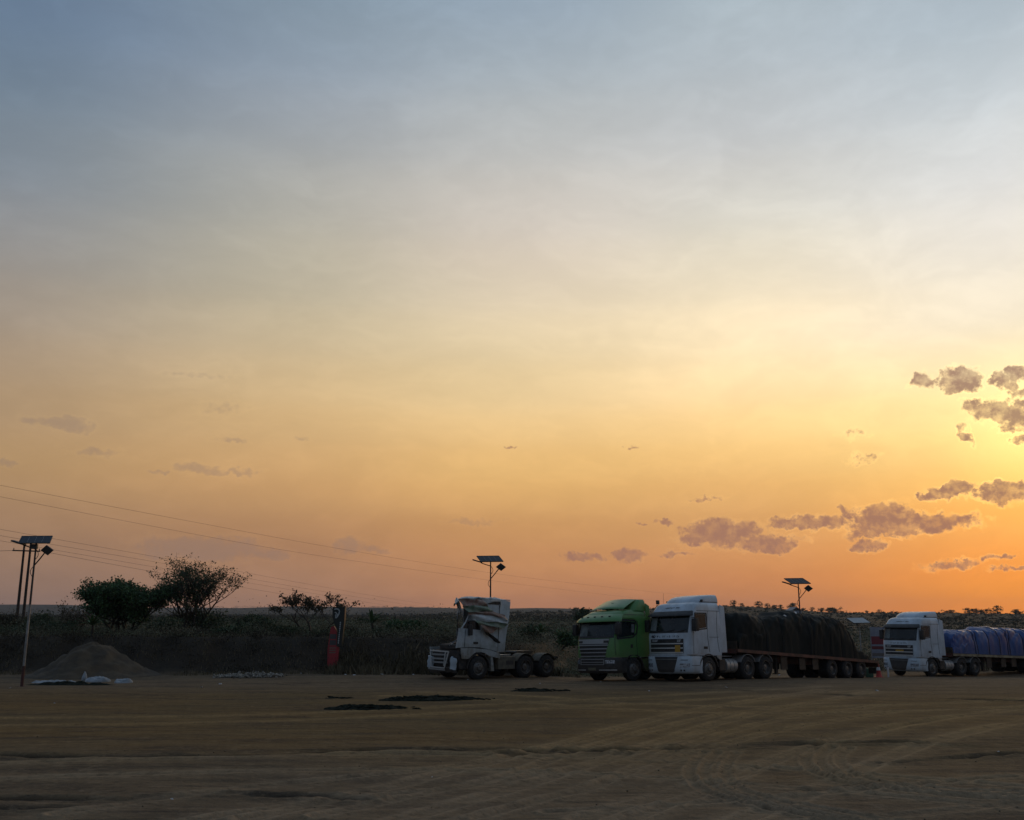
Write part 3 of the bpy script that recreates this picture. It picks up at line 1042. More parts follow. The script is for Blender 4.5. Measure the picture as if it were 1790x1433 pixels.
def chassis(root, x_end=-6.35, gm=None, rear=(-4.15, -5.5), front=-1.38, tankm=M_alu, guards=True, tank=True, r=.52):
    for sg in (1, -1):
        MB().box(x_end, -.6, sg * .43 - .04, sg * .43 + .04, .72, 1.0).build('chassis_rail', M_dark, root)
    m = MB()
    for x in (-1.0, -2.6, -3.6, -4.85, x_end + .1):
        m.box(x - .05, x + .05, -.39, .39, .74, .98)
    for x in (front,) + tuple(rear):
        m.tube([(x, -.95, r), (x, .95, r)], .09, 8)
        m.box(x - .2, x + .2, -.2, .2, .36, .72)
    m.build('axle_frame', M_dark, root)
    for sg in (1, -1):
        wheel(root, front, sg * 1.22, r, False, sg)
        for x in rear:
            wheel(root, x, sg * 1.24, r, True, sg)
        if guards:
            for x in rear:
                arc_guard(root, x, sg * 1.24, sg * .62, .60, 25, 155, gm or M_greybar, zc=r)
    fw_ = MB()
    fw_.prism([(-4.2, 1.14), (-4.3, 1.2), (-5.2, 1.2), (-5.3, 1.14), (-5.2, 1.05), (-4.4, 1.05)], -.42, .42)
    fw_.box(-4.95, -4.6, -.4, .4, 1.001, 1.05)
    fw_.build('fifth_wheel', M_dark, root, bevel=.01)
    if tank:
        ribbed_tank(root, -2.72, -3.52, 1, tankm)
        ribbed_tank(root, -2.3, -3.5, -1, tankm)
        MB().box(-2.62, -2.2, .75, 1.14, .42, .92).build('battery_box', M_black, root, bevel=.02)
    rl = MB()
    for sg in (1, -1):
        rl.box(x_end - .03, x_end + .02, sg * .75 - .18, sg * .75 + .18, .78, .92)
    rl.box(x_end + .0, x_end + .05, -1.1, 1.1, .86, .95)
    rl.build('rear_light_bar', M_dark, root)
    MB().box(-3.55, -2.75, -.8, .8, 1.02, 1.05).build('catwalk', M_greybar, root)


def mirror_pair(root, x, y, z0, z1, m=M_black, far_only=False):
    for sg in ((-1,) if far_only else (1, -1)):
        mo = MB().box(x - .13, x + .09, sg * (y + .06), sg * (y + .30), z0, z1).build('mirror', m, root, bevel=.03, smooth=40)
        MB().box(x - .135, x - .131, sg * (y + .085), sg * (y + .275), z0 + .04, z1 - .04).build('mirror_glass', M_glass, mo)
        for zz in (z0 + .05, z1 + .05):
            MB().tube([(x - .05, sg * (y - .06), zz), (x - .02, sg * (y + .1), zz), (x - .02, sg * (y + .18), zz - .06)], .018, 6).build('mirror_arm', M_black, mo)


def daf_tractor(name, ox, oy, psi, label, hoodtext, plate):
    root = vehicle_root(name, ox, oy, psi, label, 'truck', group=None)
    cab = Shell([(1.08, .0, 1.20, .24), (1.9, -.04, 1.22, .22), (2.05, -.07, 1.225, .22), (2.86, -.27, 1.20, .22), (3.02, -.34, 1.18, .25), (3.25, -.52, 1.14, .28), (3.34, -.66, 1.08, .30), (3.38, -.82, .98, .30)], -2.32)
    c = cab.body([1.08, 1.3, 1.6, 1.9, 2.05, 2.4, 2.7, 2.86, 3.02, 3.14, 3.25, 3.30, 3.34, 3.38]).build('cab', M_white, root, smooth=38)
    bmp = Shell([(.32, .0, 1.14, .30), (.38, .07, 1.2, .32), (.52, .10, 1.23, .32), (1.02, .07, 1.23, .28), (1.06, .05, 1.215, .27)], -.76)
    bp = bmp.body([.32, .35, .38, .45, .52, .8, 1.02, 1.06]).build('bumper', M_bumpw, root, smooth=40)
    # roof deflector
    dfl = Shell([(3.36, -.86, .98, .34), (3.50, -.98, .97, .34), (3.62, -1.18, .94, .34), (3.70, -1.45, .90, .32), (3.745, -1.85, .84, .30)], -2.5, bow=.16)
    d = dfl.body([3.36, 3.43, 3.50, 3.56, 3.62, 3.66, 3.70, 3.725, 3.745]).build('roof_deflector', M_white, root, smooth=40)
    MB().box(-2.46, -1.2, .975, .985, 3.40, 3.425).build('deflector_seam', M_black, d)
    for sg in (1, -1):
        MB().lathe_y([(-.05, .01), (-.045, .05), (.045, .05), (.05, .01)], (-1.35, sg * .995, 3.47), 12).build('roof_lamp', M_black, d)
        sf = MB().prism([(-2.33, 1.2), (-2.33, 3.3), (-2.66, 3.22), (-2.72, 1.2)], sg * 1.205, sg * 1.165).build('side_fairing', M_white, root, bevel=.012)
    # glass
    ws_ = cab.rect(-1.13, 1.13, 2.06, 2.86, off=.006, ns=22, nz=5).build('windscreen', M_glass, root, smooth=50)
    cab.panel([(-1.02, 2.18), (-.66, 2.16), (-.66, 2.72), (-1.02, 2.74)], off=.010, thick=.003, ns=6).build('curtain', M_curtain, ws_, smooth=50)
    cab.rect(-1.10, 1.10, 2.06, 2.13, off=.012, thick=.004, ns=20, nz=1).build('wiper_cowl', M_black, ws_)
    for s_ in (-.75, -.05, .6):
        p0, p1 = cab.wrap(s_, 2.10)[0] + Vector((.03, 0, 0)), cab.wrap(s_ + .45, 2.2)[0] + Vector((.03, 0, 0))
        MB().tube([p0, p1], .012, 5).build('wiper', M_black, ws_)
    vs = MB()
    gr = []
    for zz, o in ((2.80, .20), (2.86, .16), (2.96, .07), (3.0, .03)):
        gr.append([cab.wrap(-1.2 + 2.4 * i / 20, zz)[0] + cab.wrap(-1.2 + 2.4 * i / 20, zz)[1] * o for i in range(21)])
    vs.sheet(gr, .018, (0, 0, 1)).build('sun_visor', M_black, root, smooth=50)
    # doors
    for sg in (1, -1):
        dr = cab.side(sg, -.40, -1.46, 1.18, 2.98, off=.004, thick=.02, ns=6, nz=8).build('door', M_white, root, smooth=40)
        wn = MB()
        q = [(cab.S(-.52, 2.20), 2.20), (cab.S(-1.30, 2.28), 2.28), (cab.S(-1.30, 2.86), 2.86), (cab.S(-.62, 2.86), 2.86)]
        q = q if sg > 0 else [(-a, b) for a, b in (q[1], q[0], q[3], q[2])]
        cab.panel(q, off=.010, thick=.008, mb=wn).build('door_window', M_glass, dr)
        fr = MB()
        qq = [(-.48, 2.16), (-1.35, 2.24), (-1.35, 2.90), (-.58, 2.90)]
        for a, b in zip(qq, qq[1:] + qq[:1]):
            fr.beam((a[0], sg * 1.219 if a[1] < 2.5 else sg * 1.209, a[1]), (b[0], sg * 1.219 if b[1] < 2.5 else sg * 1.209, b[1]), .05, .02, up=(0, 1, 0))
        fr.build('window_seal', M_black, dr)
        cab.side(sg, -1.08, -1.34, 1.36, 1.47, off=.012, thick=.01, ns=2, nz=1).build('door_handle', M_black, dr)
        for a in ((-1.47, -1.488, 1.22, 2.995), (-2.14, -2.158, 1.22, 2.995), (-.45, -2.30, 3.0, 3.02), (-1.49, -2.135, 1.86, 1.875), (-.39, -.41, 1.18, 2.1)):
            cab.side(sg, *a, off=.007, thick=.01, ns=6 if a[3] - a[2] < .1 else 1, nz=1 if a[3] - a[2] < .1 else 6).build('panel_seam', M_black, c)
        cab.side(sg, -.06, -.62, 1.10, 1.15, off=.03, thick=.03, ns=6, nz=1).build('side_trim', M_greybar, c)
        # sill and wheel arch
        MB().prism([(-1.98, 1.0), (-1.98, 1.16), (-2.3, 1.16), (-2.3, .9), (-2.2, .88)], sg * 1.2, sg * .95).build('rear_sill', M_greybar, root, bevel=.01)
        arc_guard(root, -1.38, sg * 1.215, sg * .85, .66, 8, 172, M_black, 'wheel_arch', .05, .5)
        MB().box(-.98, -.7, sg * 1.20, sg * .95, .33, 1.05).build('entry_step', M_bumpw, root, bevel=.03)
    # upper grille
    gr_ = cab.rect(-.96, .93, 1.20, 1.80, off=.012, thick=.05, ns=16).build('grille', M_black, root)
    for zz in (1.20, 1.385, 1.575):
        cab.rect(-.95, .92, zz, zz + .045, off=.035, thick=.03, ns=16, nz=1).build('grille_slat', M_chrome, gr_)
    cab.rect(-.985, -.95, 1.2, 1.82, off=.03, thick=.03, ns=1).build('grille_edge', M_chrome, gr_)
    glyphs(cab, 'DAF', -.84, 1.68, .018, .018, gr_, 'badge', M_pale, cw=.03)
    glyphs(cab, 'XF', .60, 1.66, .022, .018, gr_, 'model_badge', M_pale, cw=.03)
    if plate:
        cab.rect(.50, .78, 1.24, 1.53, off=.045, thick=.01, ns=2, nz=2).build('hazard_plate', M_yellow, gr_)
    else:
        cab.rect(-.22, .32, 1.425, 1.53, off=.02, thick=.008, ns=4, nz=1).build('number_plate', M_yellow, gr_)
    hood = hoodtext
    if hood:
        scribble(cab, -.42, .66, 1.865, 1.945, .006, c, 'bonnet_lettering', M_ink, 3)
        em = MB()
        for i in range(5):
            for j in range(4):
                if (i - 2) ** 2 + (j - 1.5) ** 2 * 1.3 < 5 and (i + j) % 5:
                    cab.rect(-.92 + i * .055, -.87 + i * .055, 1.85 + j * .033, 1.88 + j * .033, off=.006, thick=.01, ns=1, nz=1, mb=em)
        em.build('bonnet_emblem', M_ink, c)['kind'] = 'stuff'
        cab.panel([(-.545, 1.87), (-.535, 1.87), (-.49, 1.945), (-.59, 1.945)], off=.006, thick=.01, ns=1, nz=1).build('bonnet_mark', M_ink, c)
    else:
        scribble(cab, -.62, .50, 1.88, 1.935, .006, c, 'bonnet_lettering', M_curtain, 5)
    scribble(cab, -.38, .5, 3.13, 3.18, .01, c, 'roof_lettering', M_curtain, 8)
    # lower grille, lamps
    lg = bmp.panel([(-.46, .42), (.46, .42), (.66, 1.04), (-.66, 1.04)], off=.012, thick=.05, ns=14, nz=8).build('lower_grille', M_black, bp)
    lp = MB()
    bmp.panel([(-.36, .375), (.36, .375), (.46, .42), (-.46, .42)], off=.012, thick=.05, ns=14, nz=2, mb=lp).build('grille_lip', M_black, bp)
    bmp.rect(-.62, .62, .925, .94, off=.02, thick=.02, ns=14, nz=1).build('grille_crease', M_greybar, bp)
    for sg in (1, -1):
        def rc(a, b, z0, z1, **k):
            return bmp.rect(*((a, b) if sg > 0 else (-b, -a)), z0, z1, **k)
        rc(.78, 1.24, .60, .76, off=.010, thick=.03, ns=6).build('headlight', M_lamp, root)
        rc(.82, 1.16, .89, .915, off=.008, thick=.02, ns=4, nz=1).build('bumper_slot', M_black, bp)
        for a in (.80, .95):
            rc(a, a + .075, .43, .50, off=.008, thick=.02, ns=2, nz=1).build('fog_lamp', M_black, root)
        bmp.side(sg, -.20, -.72, .66, .68, off=.006, thick=.01, ns=3, nz=1).build('bumper_seam', M_black, bp)
    mirror_pair(root, -.36, 1.20, 2.12, 2.66)
    MB().box(-.36, -.22, -.72, -.60, 3.33, 3.52).build('roof_beacon', M_black, root, bevel=.03)
    MB().tube([(-.9, -.86, 3.33), (-.95, -.88, 3.85)], .006, 5).build('aerial', M_black, root)
    chassis(root)
    return root


DAF1 = (6.83, 44.13, 50)
DAF2 = (22.78, 59.0, 58)
daf_tractor('tractor_unit', *DAF1, 'white tractor unit with dark lettering across its bonnet, beside the green truck', True, True)
daf_tractor('tractor_unit', *DAF2, 'white tractor unit coupled to the trailer with the blue tarpaulin load', False, False)


# ---------------- green truck
def green_truck(ox, oy, psi):
    root = vehicle_root('tractor_unit', ox, oy, psi, 'bright green tractor unit with sloping roof deflector and big grey grille', 'truck')
    cab = Shell([(1.02, .02, 1.20, .34), (1.35, .02, 1.22, .34), (1.82, -.04, 1.22, .32), (2.62, -.26, 1.18, .34), (2.74, -.30, 1.17, .36), (2.95, -.50, 1.12, .40), (3.06, -.72, 1.06, .42), (3.14, -1.05, .98, .42)], -2.30, bow=.10)
    c = cab.body([1.02, 1.18, 1.35, 1.6, 1.82, 2.1, 2.35, 2.62, 2.74, 2.85, 2.95, 3.01, 3.06, 3.10, 3.14]).build('cab', M_green, root, smooth=40)
    # roof sleeper box behind the deflector blade
    bx_ = Shell([(3.08, -1.38, 1.10, .25), (3.3, -1.52, 1.08, .25), (3.5, -1.72, 1.02, .25), (3.60, -1.86, .95, .25)], -2.42, bow=.12).body([3.08, 3.2, 3.3, 3.4, 3.5, 3.56, 3.60]).build('roof_box', M_green, root, smooth=40)
    bl = MB()
    grd = []
    for i in range(9):
        t = i / 8
        row = []
        for j in range(15):
            u = -1 + 2 * j / 14
            x = -.80 - 1.02 * t - .22 * u * u * (1 - t * .4)
            z = 3.20 + .44 * t ** .9 - .04 * u * u
            row.append((x, u * (1.02 - .1 * t), z))
        grd.append(row)
    b = bl.sheet(grd, .03, (-.35, 0, .9)).build('roof_deflector', M_green, root, smooth=60)
    MB().box(-.72, -.70, -.05, .05, 3.3, 3.31)
    st = MB()
    for y in (-.8, -.1, .55):
        st.tube([(-1.05, y, 3.08), (-1.15, y, 3.27)], .02, 6)
    st.build('deflector_stay', M_black, b)
    MB().box(-1.40, -1.32, -.03, .12, 3.415, 3.455).build('deflector_badge', M_black, b, bevel=.008)
    # visor
    gr = []
    for zz, o in ((2.60, .26), (2.66, .25), (2.76, .18), (2.86, .08), (2.92, .02)):
        gr.append([cab.wrap(-1.25 + 2.5 * i / 24, zz)[0] + cab.wrap(-1.25 + 2.5 * i / 24, zz)[1] * o for i in range(25)])
    v_ = MB().sheet(gr, .03, (0, 0, 1)).build('sun_visor', M_green, root, smooth=60)
    for s_ in (-.85, -.45, .0, .45, .85):
        p, n = cab.wrap(s_, 2.80)
        MB().lathe_y([(-.06, .01), (-.05, .028), (.05, .028), (.06, .01)], tuple(p + n * .165), 10).build('visor_lamp', M_black, v_)
    ws_ = cab.rect(-1.14, 1.14, 1.86, 2.66, off=.006, ns=24, nz=5).build('windscreen', M_glass, root, smooth=50)
    cab.panel([(-.98, 1.95), (-.42, 1.95), (-.42, 2.5), (-.98, 2.5)], off=.010, thick=.003, ns=6).build('curtain', M_curtain, ws_)
    cab.rect(-1.1, 1.1, 1.86, 1.96, off=.012, thick=.004, ns=20, nz=1).build('wiper_cowl', M_black, ws_)
    for sg in (1, -1):
        def sd(x0, x1, z0, z1, **k):
            return cab.side(sg, x0, x1, z0, z1, **k)

        def poly(pts, off, th, name, m, par):
            q = [(cab.S(x, z), z) for x, z in pts]
            q = q if sg > 0 else [(-a, b_) for a, b_ in (q[1], q[0], q[3], q[2])]
            return cab.panel(q, off=off, thick=th, ns=6, nz=4).build(name, m, par)
        dr = sd(-.28, -1.62, 1.10, 2.70, off=.004, thick=.02, ns=8, nz=8).build('door', M_green, root, smooth=40)
        wn = poly([(-.40, 1.86), (-1.45, 1.98), (-1.60, 2.56), (-.48, 2.60)], .010, .008, 'door_window', M_glass, dr)
        poly([(-1.28, 2.10), (-1.46, 2.10), (-1.50, 2.46), (-1.30, 2.46)], .014, .004, 'quarter_window', M_curtain, wn)
        fr = MB()
        qq = [(-.36, 1.82), (-1.35, 1.90), (-1.62, 2.08), (-1.70, 2.40), (-1.58, 2.62), (-.44, 2.65)]
        for a, b_ in zip(qq, qq[1:] + qq[:1]):
            ya, yb = [1.226 - max(0, z - 1.82) * .05 for z in (a[1], b_[1])]
            fr.beam((a[0], sg * ya, a[1]), (b_[0], sg * yb, b_[1]), .075, .02, up=(0, 1, 0))
        fr.build('window_seal', M_black, dr)
        gd = MB()
        qq = [(-.50, 2.72), (-1.40, 2.74), (-1.72, 2.62), (-1.80, 2.40)]
        for a, b_ in zip(qq, qq[1:]):
            gd.beam((a[0], sg * 1.185, a[1]), (b_[0], sg * 1.195, b_[1]), .07, .06, up=(0, 1, 0))
        gd.build('rain_gutter', M_green, root, bevel=.01)
        sd(-1.18, -1.32, 1.42, 1.58, off=.012, thick=.01, ns=2, nz=1).build('door_handle', M_black, dr)
        for a in ((-.26, -.28, 1.12, 1.9), (-1.63, -1.65, 1.1, 2.1), (-.3, -2.28, 2.88, 2.90)):
            sd(*a, off=.007, thick=.01, ns=6 if a[3] - a[2] < .1 else 1, nz=1 if a[3] - a[2] < .1 else 5).build('panel_seam', M_black, c)
        MB().prism([(-2.31, 1.1), (-2.31, 3.42), (-2.56, 3.3), (-2.60, 1.1)], sg * 1.19, sg * 1.15).build('side_fairing', M_green, root, bevel=.012)
        arc_guard(root, -1.38, sg * 1.21, sg * .85, .66, 5, 175, M_black, 'wheel_arch', .06, .5)
        MB().box(-.95, -.72, sg * 1.2, sg * .95, .36, 1.01).build('entry_step', M_black, root, bevel=.03)
        MB().prism([(-2.0, .62), (-2.0, .95), (-3.3, .95), (-3.3, .45), (-2.2, .42)], sg * 1.18, sg * .8).build('side_skirt', mat('green_dull', (.05, .12, .03), .6, col2=(.07, .09, .04), nscale=3, dirt=(DUST, .2, 1.2, .5)), root, bevel=.02)
    # grille
    gp_ = cab.panel([(-.74, 1.03), (.74, 1.03), (.98, 1.84), (-.98, 1.84)], off=.010, thick=.05, ns=14, nz=8).build('grille', M_black, root)
    cab.panel([(-.90, 1.61), (.90, 1.61), (.97, 1.82), (-.97, 1.82)], off=.022, thick=.02, ns=14, nz=2).build('badge_band', M_greybar, gp_)
    for sg in (1, -1):
        cab.panel([(sg * .80 - .13, 1.65), (sg * .80 + .13, 1.65), (sg * .80 + .13, 1.75), (sg * .80 - .13, 1.75)], off=.03, thick=.01, ns=3, nz=1).build('band_vent', M_black, gp_)
    for i, zz in enumerate((1.53, 1.37, 1.21, 1.05)):
        hw = .78 + (zz - 1.03) * .28
        cab.rect(-hw, hw, zz, zz + .045, off=.04, thick=.035, ns=14, nz=1).build('grille_slat', M_greybar, gp_)
    bmp = Shell([(.34, -.02, 1.16, .36), (.42, .05, 1.2, .38), (.60, .08, 1.22, .38), (.98, .06, 1.22, .36), (1.01, .04, 1.20, .36)], -.74, bow=.10)
    bp = bmp.body([.34, .38, .42, .5, .60, .8, .98, 1.01]).build('bumper', M_black, root, smooth=40)
    for z0, z1 in ((.70, .725), (.80, .825), (.92, .95)):
        bmp.rect(-.72, .72, z0, z1, off=.03, thick=.03, ns=12, nz=1).build('lower_slat', M_greybar, bp)
    for s0 in (-.74, .71):
        bmp.rect(s0, s0 + .03, .72, .94, off=.028, thick=.03, ns=1, nz=1).build('slat_end', M_greybar, bp)
    bmp.rect(-.24, .24, .46, .58, off=.012, thick=.01, ns=4, nz=1).build('number_plate', mat('plate_dull', (.16, .15, .10), .6), root)
    for sg in (1, -1):
        def rc(a, b_, z0, z1, **k):
            return bmp.rect(*((a, b_) if sg > 0 else (-b_, -a)), z0, z1, **k)
        rc(.80, 1.22, .76, .90, off=.010, thick=.03, ns=6).build('headlight', M_lamp, root)
        rc(.42, 1.30, .455, .50, off=.012, thick=.01, ns=8, nz=1).build('reflector_strip', M_chrome, bp)
        rc(.86, 1.02, .58, .68, off=.010, thick=.01, ns=2, nz=1).build('fog_lamp', M_black, root)
    mirror_pair(root, -.26, 1.18, 2.0, 2.5)
    chassis(root)
    return root


green_truck(3.64, 44.94, 50)


# ---------------- loaded trailers
def deckz(x):
    return 1.33 + (x + 3.4) * .037


def trailer(truck, psi_label, rail_m, axles, x_end, label, hidden_end=False):
    ox, oy, psi = truck
    root = vehicle_root('flatbed_trailer', ox, oy, psi, label, 'trailer', pts=(-4.8, -12.4))
    X0, X1 = -3.35, x_end
    n = 14
    xs = [X0 + (X1 - X0) * i / n for i in range(n + 1)]
    vs, fs = [], []
    for x in xs:
        for y in (-1.24, 1.24):
            for dz in (-.06, 0):
                vs.append((x, y, deckz(x) + dz))
    for i in range(n):
        a = i * 4
        fs += [(a, a + 4, a + 6, a + 2), (a + 1, a + 3, a + 7, a + 5), (a, a + 1, a + 5, a + 4), (a + 2, a + 6, a + 7, a + 3)]
    fs += [(0, 2, 3, 1), (n * 4, n * 4 + 1, n * 4 + 3, n * 4 + 2)]
    MB().add(vs, fs).build('deck', M_rtrail, root)
    for sg in (1, -1):
        m = MB()
        for xa, xb in zip(xs, xs[1:]):
            m.beam((xa, sg * 1.262, deckz(xa) - .075), (xb, sg * 1.262, deckz(xb) - .075), .04, .14)
        m.build('side_rail', rail_m, root)
        m = MB()
        for xa, xb in zip(xs[2:], xs[3:]):
            m.beam((xa, sg * .45, deckz(xa) - .25), (xb, sg * .45, deckz(xb) - .25), .10, .36)
        m.build('main_beam', M_rtrail, root)
        for k, x in enumerate((-7.0, -8.5, -9.6)):
            if x > axles[0] + .8:
                MB().box(x - .25, x + .25, sg * 1.18, sg * 1.12, .42, deckz(x) - .16).build('side_locker', M_dark, root, bevel=.01)
        lg = MB().box(-6.75, -6.6, sg * .86, sg * .98, .25, deckz(-6.7) - .07)
        lg.box(-6.82, -6.53, sg * .80, sg * 1.04, .20, .25)
        lg.build('landing_leg', M_dark, root)
        for x in axles:
            wheel(root, x, sg * 1.24, .48, True, sg)
    ax = MB()
    for x in axles:
        ax.tube([(x, -1.0, .48), (x, 1.0, .48)], .08, 8)
        ax.box(x - .3, x + .3, -.5, .5, .50, deckz(x) - .42)
    ax.build('axle_frame', M_dark, root)
    cr = MB()
    for x in xs[::2]:
        cr.box(x - .04, x + .04, -1.2, 1.2, deckz(x) - .20, deckz(x) - .07)
    cr.build('cross_member', M_rtrail, root)
    hb = MB().box(X0 - .05, X0 - .001, -1.22, 1.22, deckz(X0) - .1, deckz(X0) + .35).build('headboard', M_dark, root)
    tb = MB().box(X1 - .06, X1 - .001, -1.22, 1.22, deckz(X1) - .34, deckz(X1) - .0)
    tb.build('tail_board', M_rtrail, root)
    for sg in (1, -1):
        MB().box(X1 - .075, X1 - .061, sg * .8 - .2, sg * .8 + .2, deckz(X1) - .28, deckz(X1) - .16).build('tail_light', M_cone, root)
        MB().box(X1 + .15, X1 + .17, sg * 1.2, sg * .75, .22, deckz(X1) - .36).build('mud_flap', M_black, root)
    return root


trailer(DAF1, 50, M_rail, (-11.0, -12.4, -13.7), -15.3, 'long rust red flatbed trailer carrying the dark tarpaulin load')
trailer(DAF2, 58, M_rail2, (-11.2, -12.5, -13.8), -15.3, 'flatbed trailer with a pale rail carrying the blue tarpaulin load')


def load(truck, name, label, cat, m, prof, ropes, seed, wrk, hw=1.17, ledge=None, flaps=(), tied=.06):
    """tarpaulin sheeted load; prof: (x, top height, half width)"""
    ox, oy, psi = truck
    root = vehicle_root(name, ox, oy, psi, label, cat, pts=(-4.8, -12.4))
    nx, na = 150, 44
    rr_ = random.Random(seed)
    rp_ = [(q, rr_.uniform(-.5, .5), rr_.uniform(.3, 1.6)) for q in ropes]
    xs = np.linspace(prof[0][0], prof[-1][0], nx)
    pxs = [-p[0] for p in prof]
    tops = np.interp(-xs, pxs, [p[1] for p in prof])
    wid = np.interp(-xs, pxs, [p[2] for p in prof])

    def skin(xs_, tops_, wid_, y0=0.0, sd=seed):
        vs, fs = [], []
        for i, x in enumerate(xs_):
            base = deckz(x) + .012
            for k in range(na + 1):
                a = PI * k / na
                cy, cz = math.cos(a), math.sin(a)
                y = wid_[i] * math.copysign(abs(cy) ** .42, cy)
                h = abs(cz) ** .40
                z = base + (tops_[i] - base) * h
                arc = k / na
                tie = 0.0
                for r_, rs_, rd_ in rp_:
                    tie = max(tie, rd_ * math.exp(-((x - r_ - rs_ * (arc - .5)) / .10) ** 2))
                diag = mn.noise(Vector((x * 2.2 + arc * 9.0, arc * 3.0, sd)))
                fine_ = mn.noise(Vector((x * 5.5 + arc * 16, arc * 7, sd + 4)))
                lump = mn.noise(Vector((x * .8, arc * 3.5, sd + 9)))
                fold = abs(mn.noise(Vector((x * 3.0, arc * 1.2, sd + 2))))
                sagf = 1 - abs(mn.noise(Vector((x * 1.7 - arc * 5.5, arc * 2.2, sd + 6)))) * 2.2
                dd = (diag * .08 + fine_ * .04 + lump * .20 + fold * .07 + max(0, sagf) * .055) * wrk - tie * tied
                ny, nz_ = cy, cz
                vs.append((x, y0 + y + ny * dd * (.4 + .6 * h), max(base, z + nz_ * dd)))
        n1 = na + 1
        for i in range(len(xs_) - 1):
            for k in range(na):
                b = i * n1 + k
                fs.append((b, b + 1, b + n1 + 1, b + n1))
            fs.append((i * n1 + na, i * n1, (i + 1) * n1, (i + 1) * n1 + na))
        fs.append(tuple(range(n1)))
        fs.append(tuple((len(xs_) - 1) * n1 + k for k in range(n1))[::-1])
        return MB().add(vs, fs), vs
    mb, vs = skin(xs, tops, wid)
    body = mb.build('sheeting', m, root, smooth=60)
    if ledge:
        lx0, lx1, lt, lw = ledge
        nxx = 50
        xx = np.linspace(lx0, lx1, nxx)
        e = np.clip(np.minimum(np.abs(xx - lx0), np.abs(xx - lx1)) / .35, 0, 1) ** .5
        skin(xx, deckz(-4) + (lt - deckz(-4)) * (.35 + .65 * e), np.full(nxx, lw), y0=1.18 - lw, sd=seed + 31)[0].build('lower_bundle', m, root, smooth=60)
    n1 = na + 1
    for r_, rs_, rd_ in rp_:
        pts = []
        for k in range(0, na + 1):
            i = int(np.argmin(np.abs(xs - r_ - rs_ * (k / na - .5))))
            v = Vector(vs[i * n1 + k])
            a = PI * k / na
            pts.append((r_ + rs_ * (k / na - .5), v.y * 1.008 + math.cos(a) * .02, v.z + math.sin(a) * .02))
        MB().tube(pts, .016, 5).build('rope', M_rope, root)
    for fx, fy, fl in flaps:
        i = int(np.argmin(np.abs(xs - fx)))
        gr = []
        for j in range(5):
            row = []
            for q in range(3):
                k = int(na * (fy + .07 * j / 4))
                v = Vector(vs[min(i + q, nx - 1) * n1 + k])
                row.append((v.x - j * .02, v.y, v.z + .03 + .02 * math.sin(j)))
            gr.append(row)
        MB().sheet(gr, .01, (0, 0, 1)).build('pale_flap', M_litter, root)
    return root


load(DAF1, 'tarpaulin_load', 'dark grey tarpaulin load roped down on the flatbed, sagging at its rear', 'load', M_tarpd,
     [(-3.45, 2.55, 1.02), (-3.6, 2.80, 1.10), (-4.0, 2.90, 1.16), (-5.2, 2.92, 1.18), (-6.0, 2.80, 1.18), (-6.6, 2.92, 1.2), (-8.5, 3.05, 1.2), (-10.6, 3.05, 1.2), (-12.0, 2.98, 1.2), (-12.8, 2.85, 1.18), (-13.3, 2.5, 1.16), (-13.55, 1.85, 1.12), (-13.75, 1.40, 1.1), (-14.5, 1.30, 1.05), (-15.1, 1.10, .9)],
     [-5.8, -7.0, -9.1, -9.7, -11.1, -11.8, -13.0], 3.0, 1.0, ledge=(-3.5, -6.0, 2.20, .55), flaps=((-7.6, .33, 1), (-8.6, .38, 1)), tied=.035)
load(DAF2, 'tarpaulin_load', 'bright blue tarpaulin load tied with dark ropes on the flatbed', 'load', M_tarpb,
     [(-3.45, 2.40, 1.1), (-3.6, 2.50, 1.16), (-4.6, 2.60, 1.18), (-6.0, 2.62, 1.2), (-7.4, 2.66, 1.2), (-8.2, 2.80, 1.2), (-9.2, 2.76, 1.2), (-10.4, 2.68, 1.2), (-12.0, 2.72, 1.2), (-13.6, 2.6, 1.2), (-14.8, 2.3, 1.1), (-15.1, 1.6, 1.0)],
     [-5.75, -6.15, -7.3, -8.0, -9.1, -9.6, -10.7, -11.4, -12.6, -13.4, -14.2], 9.0, .8, ledge=(-3.5, -5.7, 2.08, .60))


